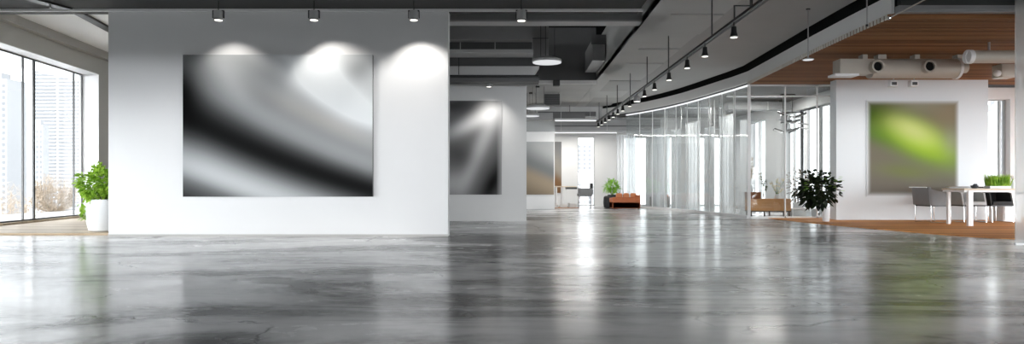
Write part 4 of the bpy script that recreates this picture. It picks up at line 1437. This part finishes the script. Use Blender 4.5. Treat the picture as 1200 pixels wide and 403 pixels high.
def bare_tree(loc, h, crown, label, n, seed):
    r_ = random.Random(seed)
    t = thing('bare_tree', loc, label, 'tree')
    MB().cyl((0, 0, 0), (0, 0, h * .72), .07, .05, 10).build('trunk', M['drytwig'], t)
    mb = MB()
    c = Vector((0, 0, h - crown * .95))
    s0 = Vector((0, 0, h - crown * 1.9))
    for k in range(n):
        d = Vector((r_.gauss(0, 1), r_.gauss(0, 1), r_.gauss(0.25, 1))).normalized()
        e = c + Vector((d.x, d.y, d.z * .95)) * crown * r_.uniform(.75, 1.05)
        m = s0 + (e - s0) * .5 + Vector((d.x, d.y, 0)) * crown * .22
        if k % 3 == 0:
            mb.cyl(s0, m, .016, .010, 4, False).cyl(m, e, .010, .004, 4, False)
        for j in range(9):
            q = m + (e - m) * r_.uniform(.1, 1.0)
            mb.cyl(q, q + Vector((r_.uniform(-.22, .22), r_.uniform(-.22, .22), r_.uniform(-.1, .25))), .006, .004, 3, False)
    mb.build('branches', M['drytwig'], t)


bare_tree((wx(62, 25), 25.0, -3.5), wz(204, 25) + 3.5, .80, 'bare tan tree outside the second window pane, before the banded high rise', 200, 3)
bare_tree((wx(8, 27), 27, -3.5), wz(215, 27) + 3.5, 1.0, 'bare tan tree outside the leftmost window pane', 120, 5)

# ------------------------------------------------------------------ light
w = bpy.data.worlds.new('overcast_sky')
SC.world = w
w.use_nodes = True
nt = w.node_tree
nt.nodes.clear()
wo = nt.nodes.new('ShaderNodeOutputWorld')
bg = nt.nodes.new('ShaderNodeBackground')
E.nt = nt
tc = nt.nodes.new('ShaderNodeTexCoord')
sp = nt.nodes.new('ShaderNodeSeparateXYZ')
nt.links.new(tc.outputs['Generated'], sp.inputs[0])
col = ramp(clamp(E(sp.outputs[2]) * 0.9 + 0.1), [(0.0, (0.93, 0.96, 1.0)), (0.4, (0.96, 0.98, 1.0)), (1.0, (0.80, 0.88, 1.0))], 'LINEAR')
nt.links.new(col, bg.inputs[0])
south = clamp(E(sp.outputs[1]) * -1.0)          # hazy sun side of the sky, behind the camera
nt.links.new((2.7 + E.m('POWER', south, 1.3) * 12.0).s, bg.inputs[1])
nt.links.new(bg.outputs[0], wo.inputs[0])


def portal(loc, rot, sx, sy):
    l = bpy.data.lights.new('daylight_portal', 'AREA')
    l.shape = 'RECTANGLE'
    l.size, l.size_y = sx, sy
    l.cycles.is_portal = True
    o = bpy.data.objects.new('daylight_portal', l)
    COL.objects.link(o)
    o.location = loc
    o.rotation_euler = rot
    return o


portal((.5, YF - .32, .88), (PI / 2, 0, 0), 29, 1.75)                       # open front
portal((lw_x(8.7, .47), 8.7, 1.8), (PI / 2, 0, -PI / 2 + math.atan(.1346)), 15.8, 3.5)


portal((14.72, 8.5, 1.55), (PI / 2, 0, PI / 2), 13, 3.1)


def lamp_area(loc, sx, sy, power, parent=None, rot=(0, 0, 0), col=(1, .97, .93)):
    l = bpy.data.lights.new('luminaire', 'AREA')
    l.shape = 'RECTANGLE'
    l.size, l.size_y = sx, sy
    l.energy = power
    l.color = col
    o = bpy.data.objects.new('luminaire', l)
    COL.objects.link(o)
    o.location = loc
    o.rotation_euler = rot
    return o


lamp_area((2.0, 23.9, wz(156, 24.0) - .03), 2.2, .06, 45)
lamp_area((1.9, 20.8, wz(142, 20.8) - .03), 1.2, .06, 30)

for x, y, lab in ((6.75, 18.6, 'added white linear fill light under the glazed room ceiling, nearer the glass front'), (6.3, 21.4, 'added white linear fill light under the glazed room ceiling, farther back')):
    t = thing('added_fill_lamp', (x, y, 3.30), lab, 'lamp', 'added fill lights in the glazed room')  # added fill, brightens the curtains behind the curved glass
    MB().box(-.85, .85, -.07, .07, -.03, 0).build('housing', M['white'], t)
    MB().box(-.82, .82, -.05, .05, -.036, -.03).build('diffuser', M['tube'], t)
    lamp_area((x, y, 3.25), 1.6, .1, 55)

# ------------------------------------------------------------------ camera
cam = bpy.data.cameras.new('camera')
cam.sensor_width = 36
cam.sensor_fit = 'HORIZONTAL'
cam.lens = 36 * F / 1200
cam.shift_x = -(VX - 600) / 1200
cam.shift_y = (VY - 201.5) / 1200
cam.clip_end = 2000
co = bpy.data.objects.new('camera', cam)
COL.objects.link(co)
co.location = (0, 0, H)
co.rotation_euler = (PI / 2, 0, 0)
SC.camera = co
SC.view_settings.view_transform = 'Standard'
SC.view_settings.look = 'None'
SC.view_settings.gamma = 1
SC.view_settings.exposure = 0.52
SC.view_settings.use_curve_mapping = False
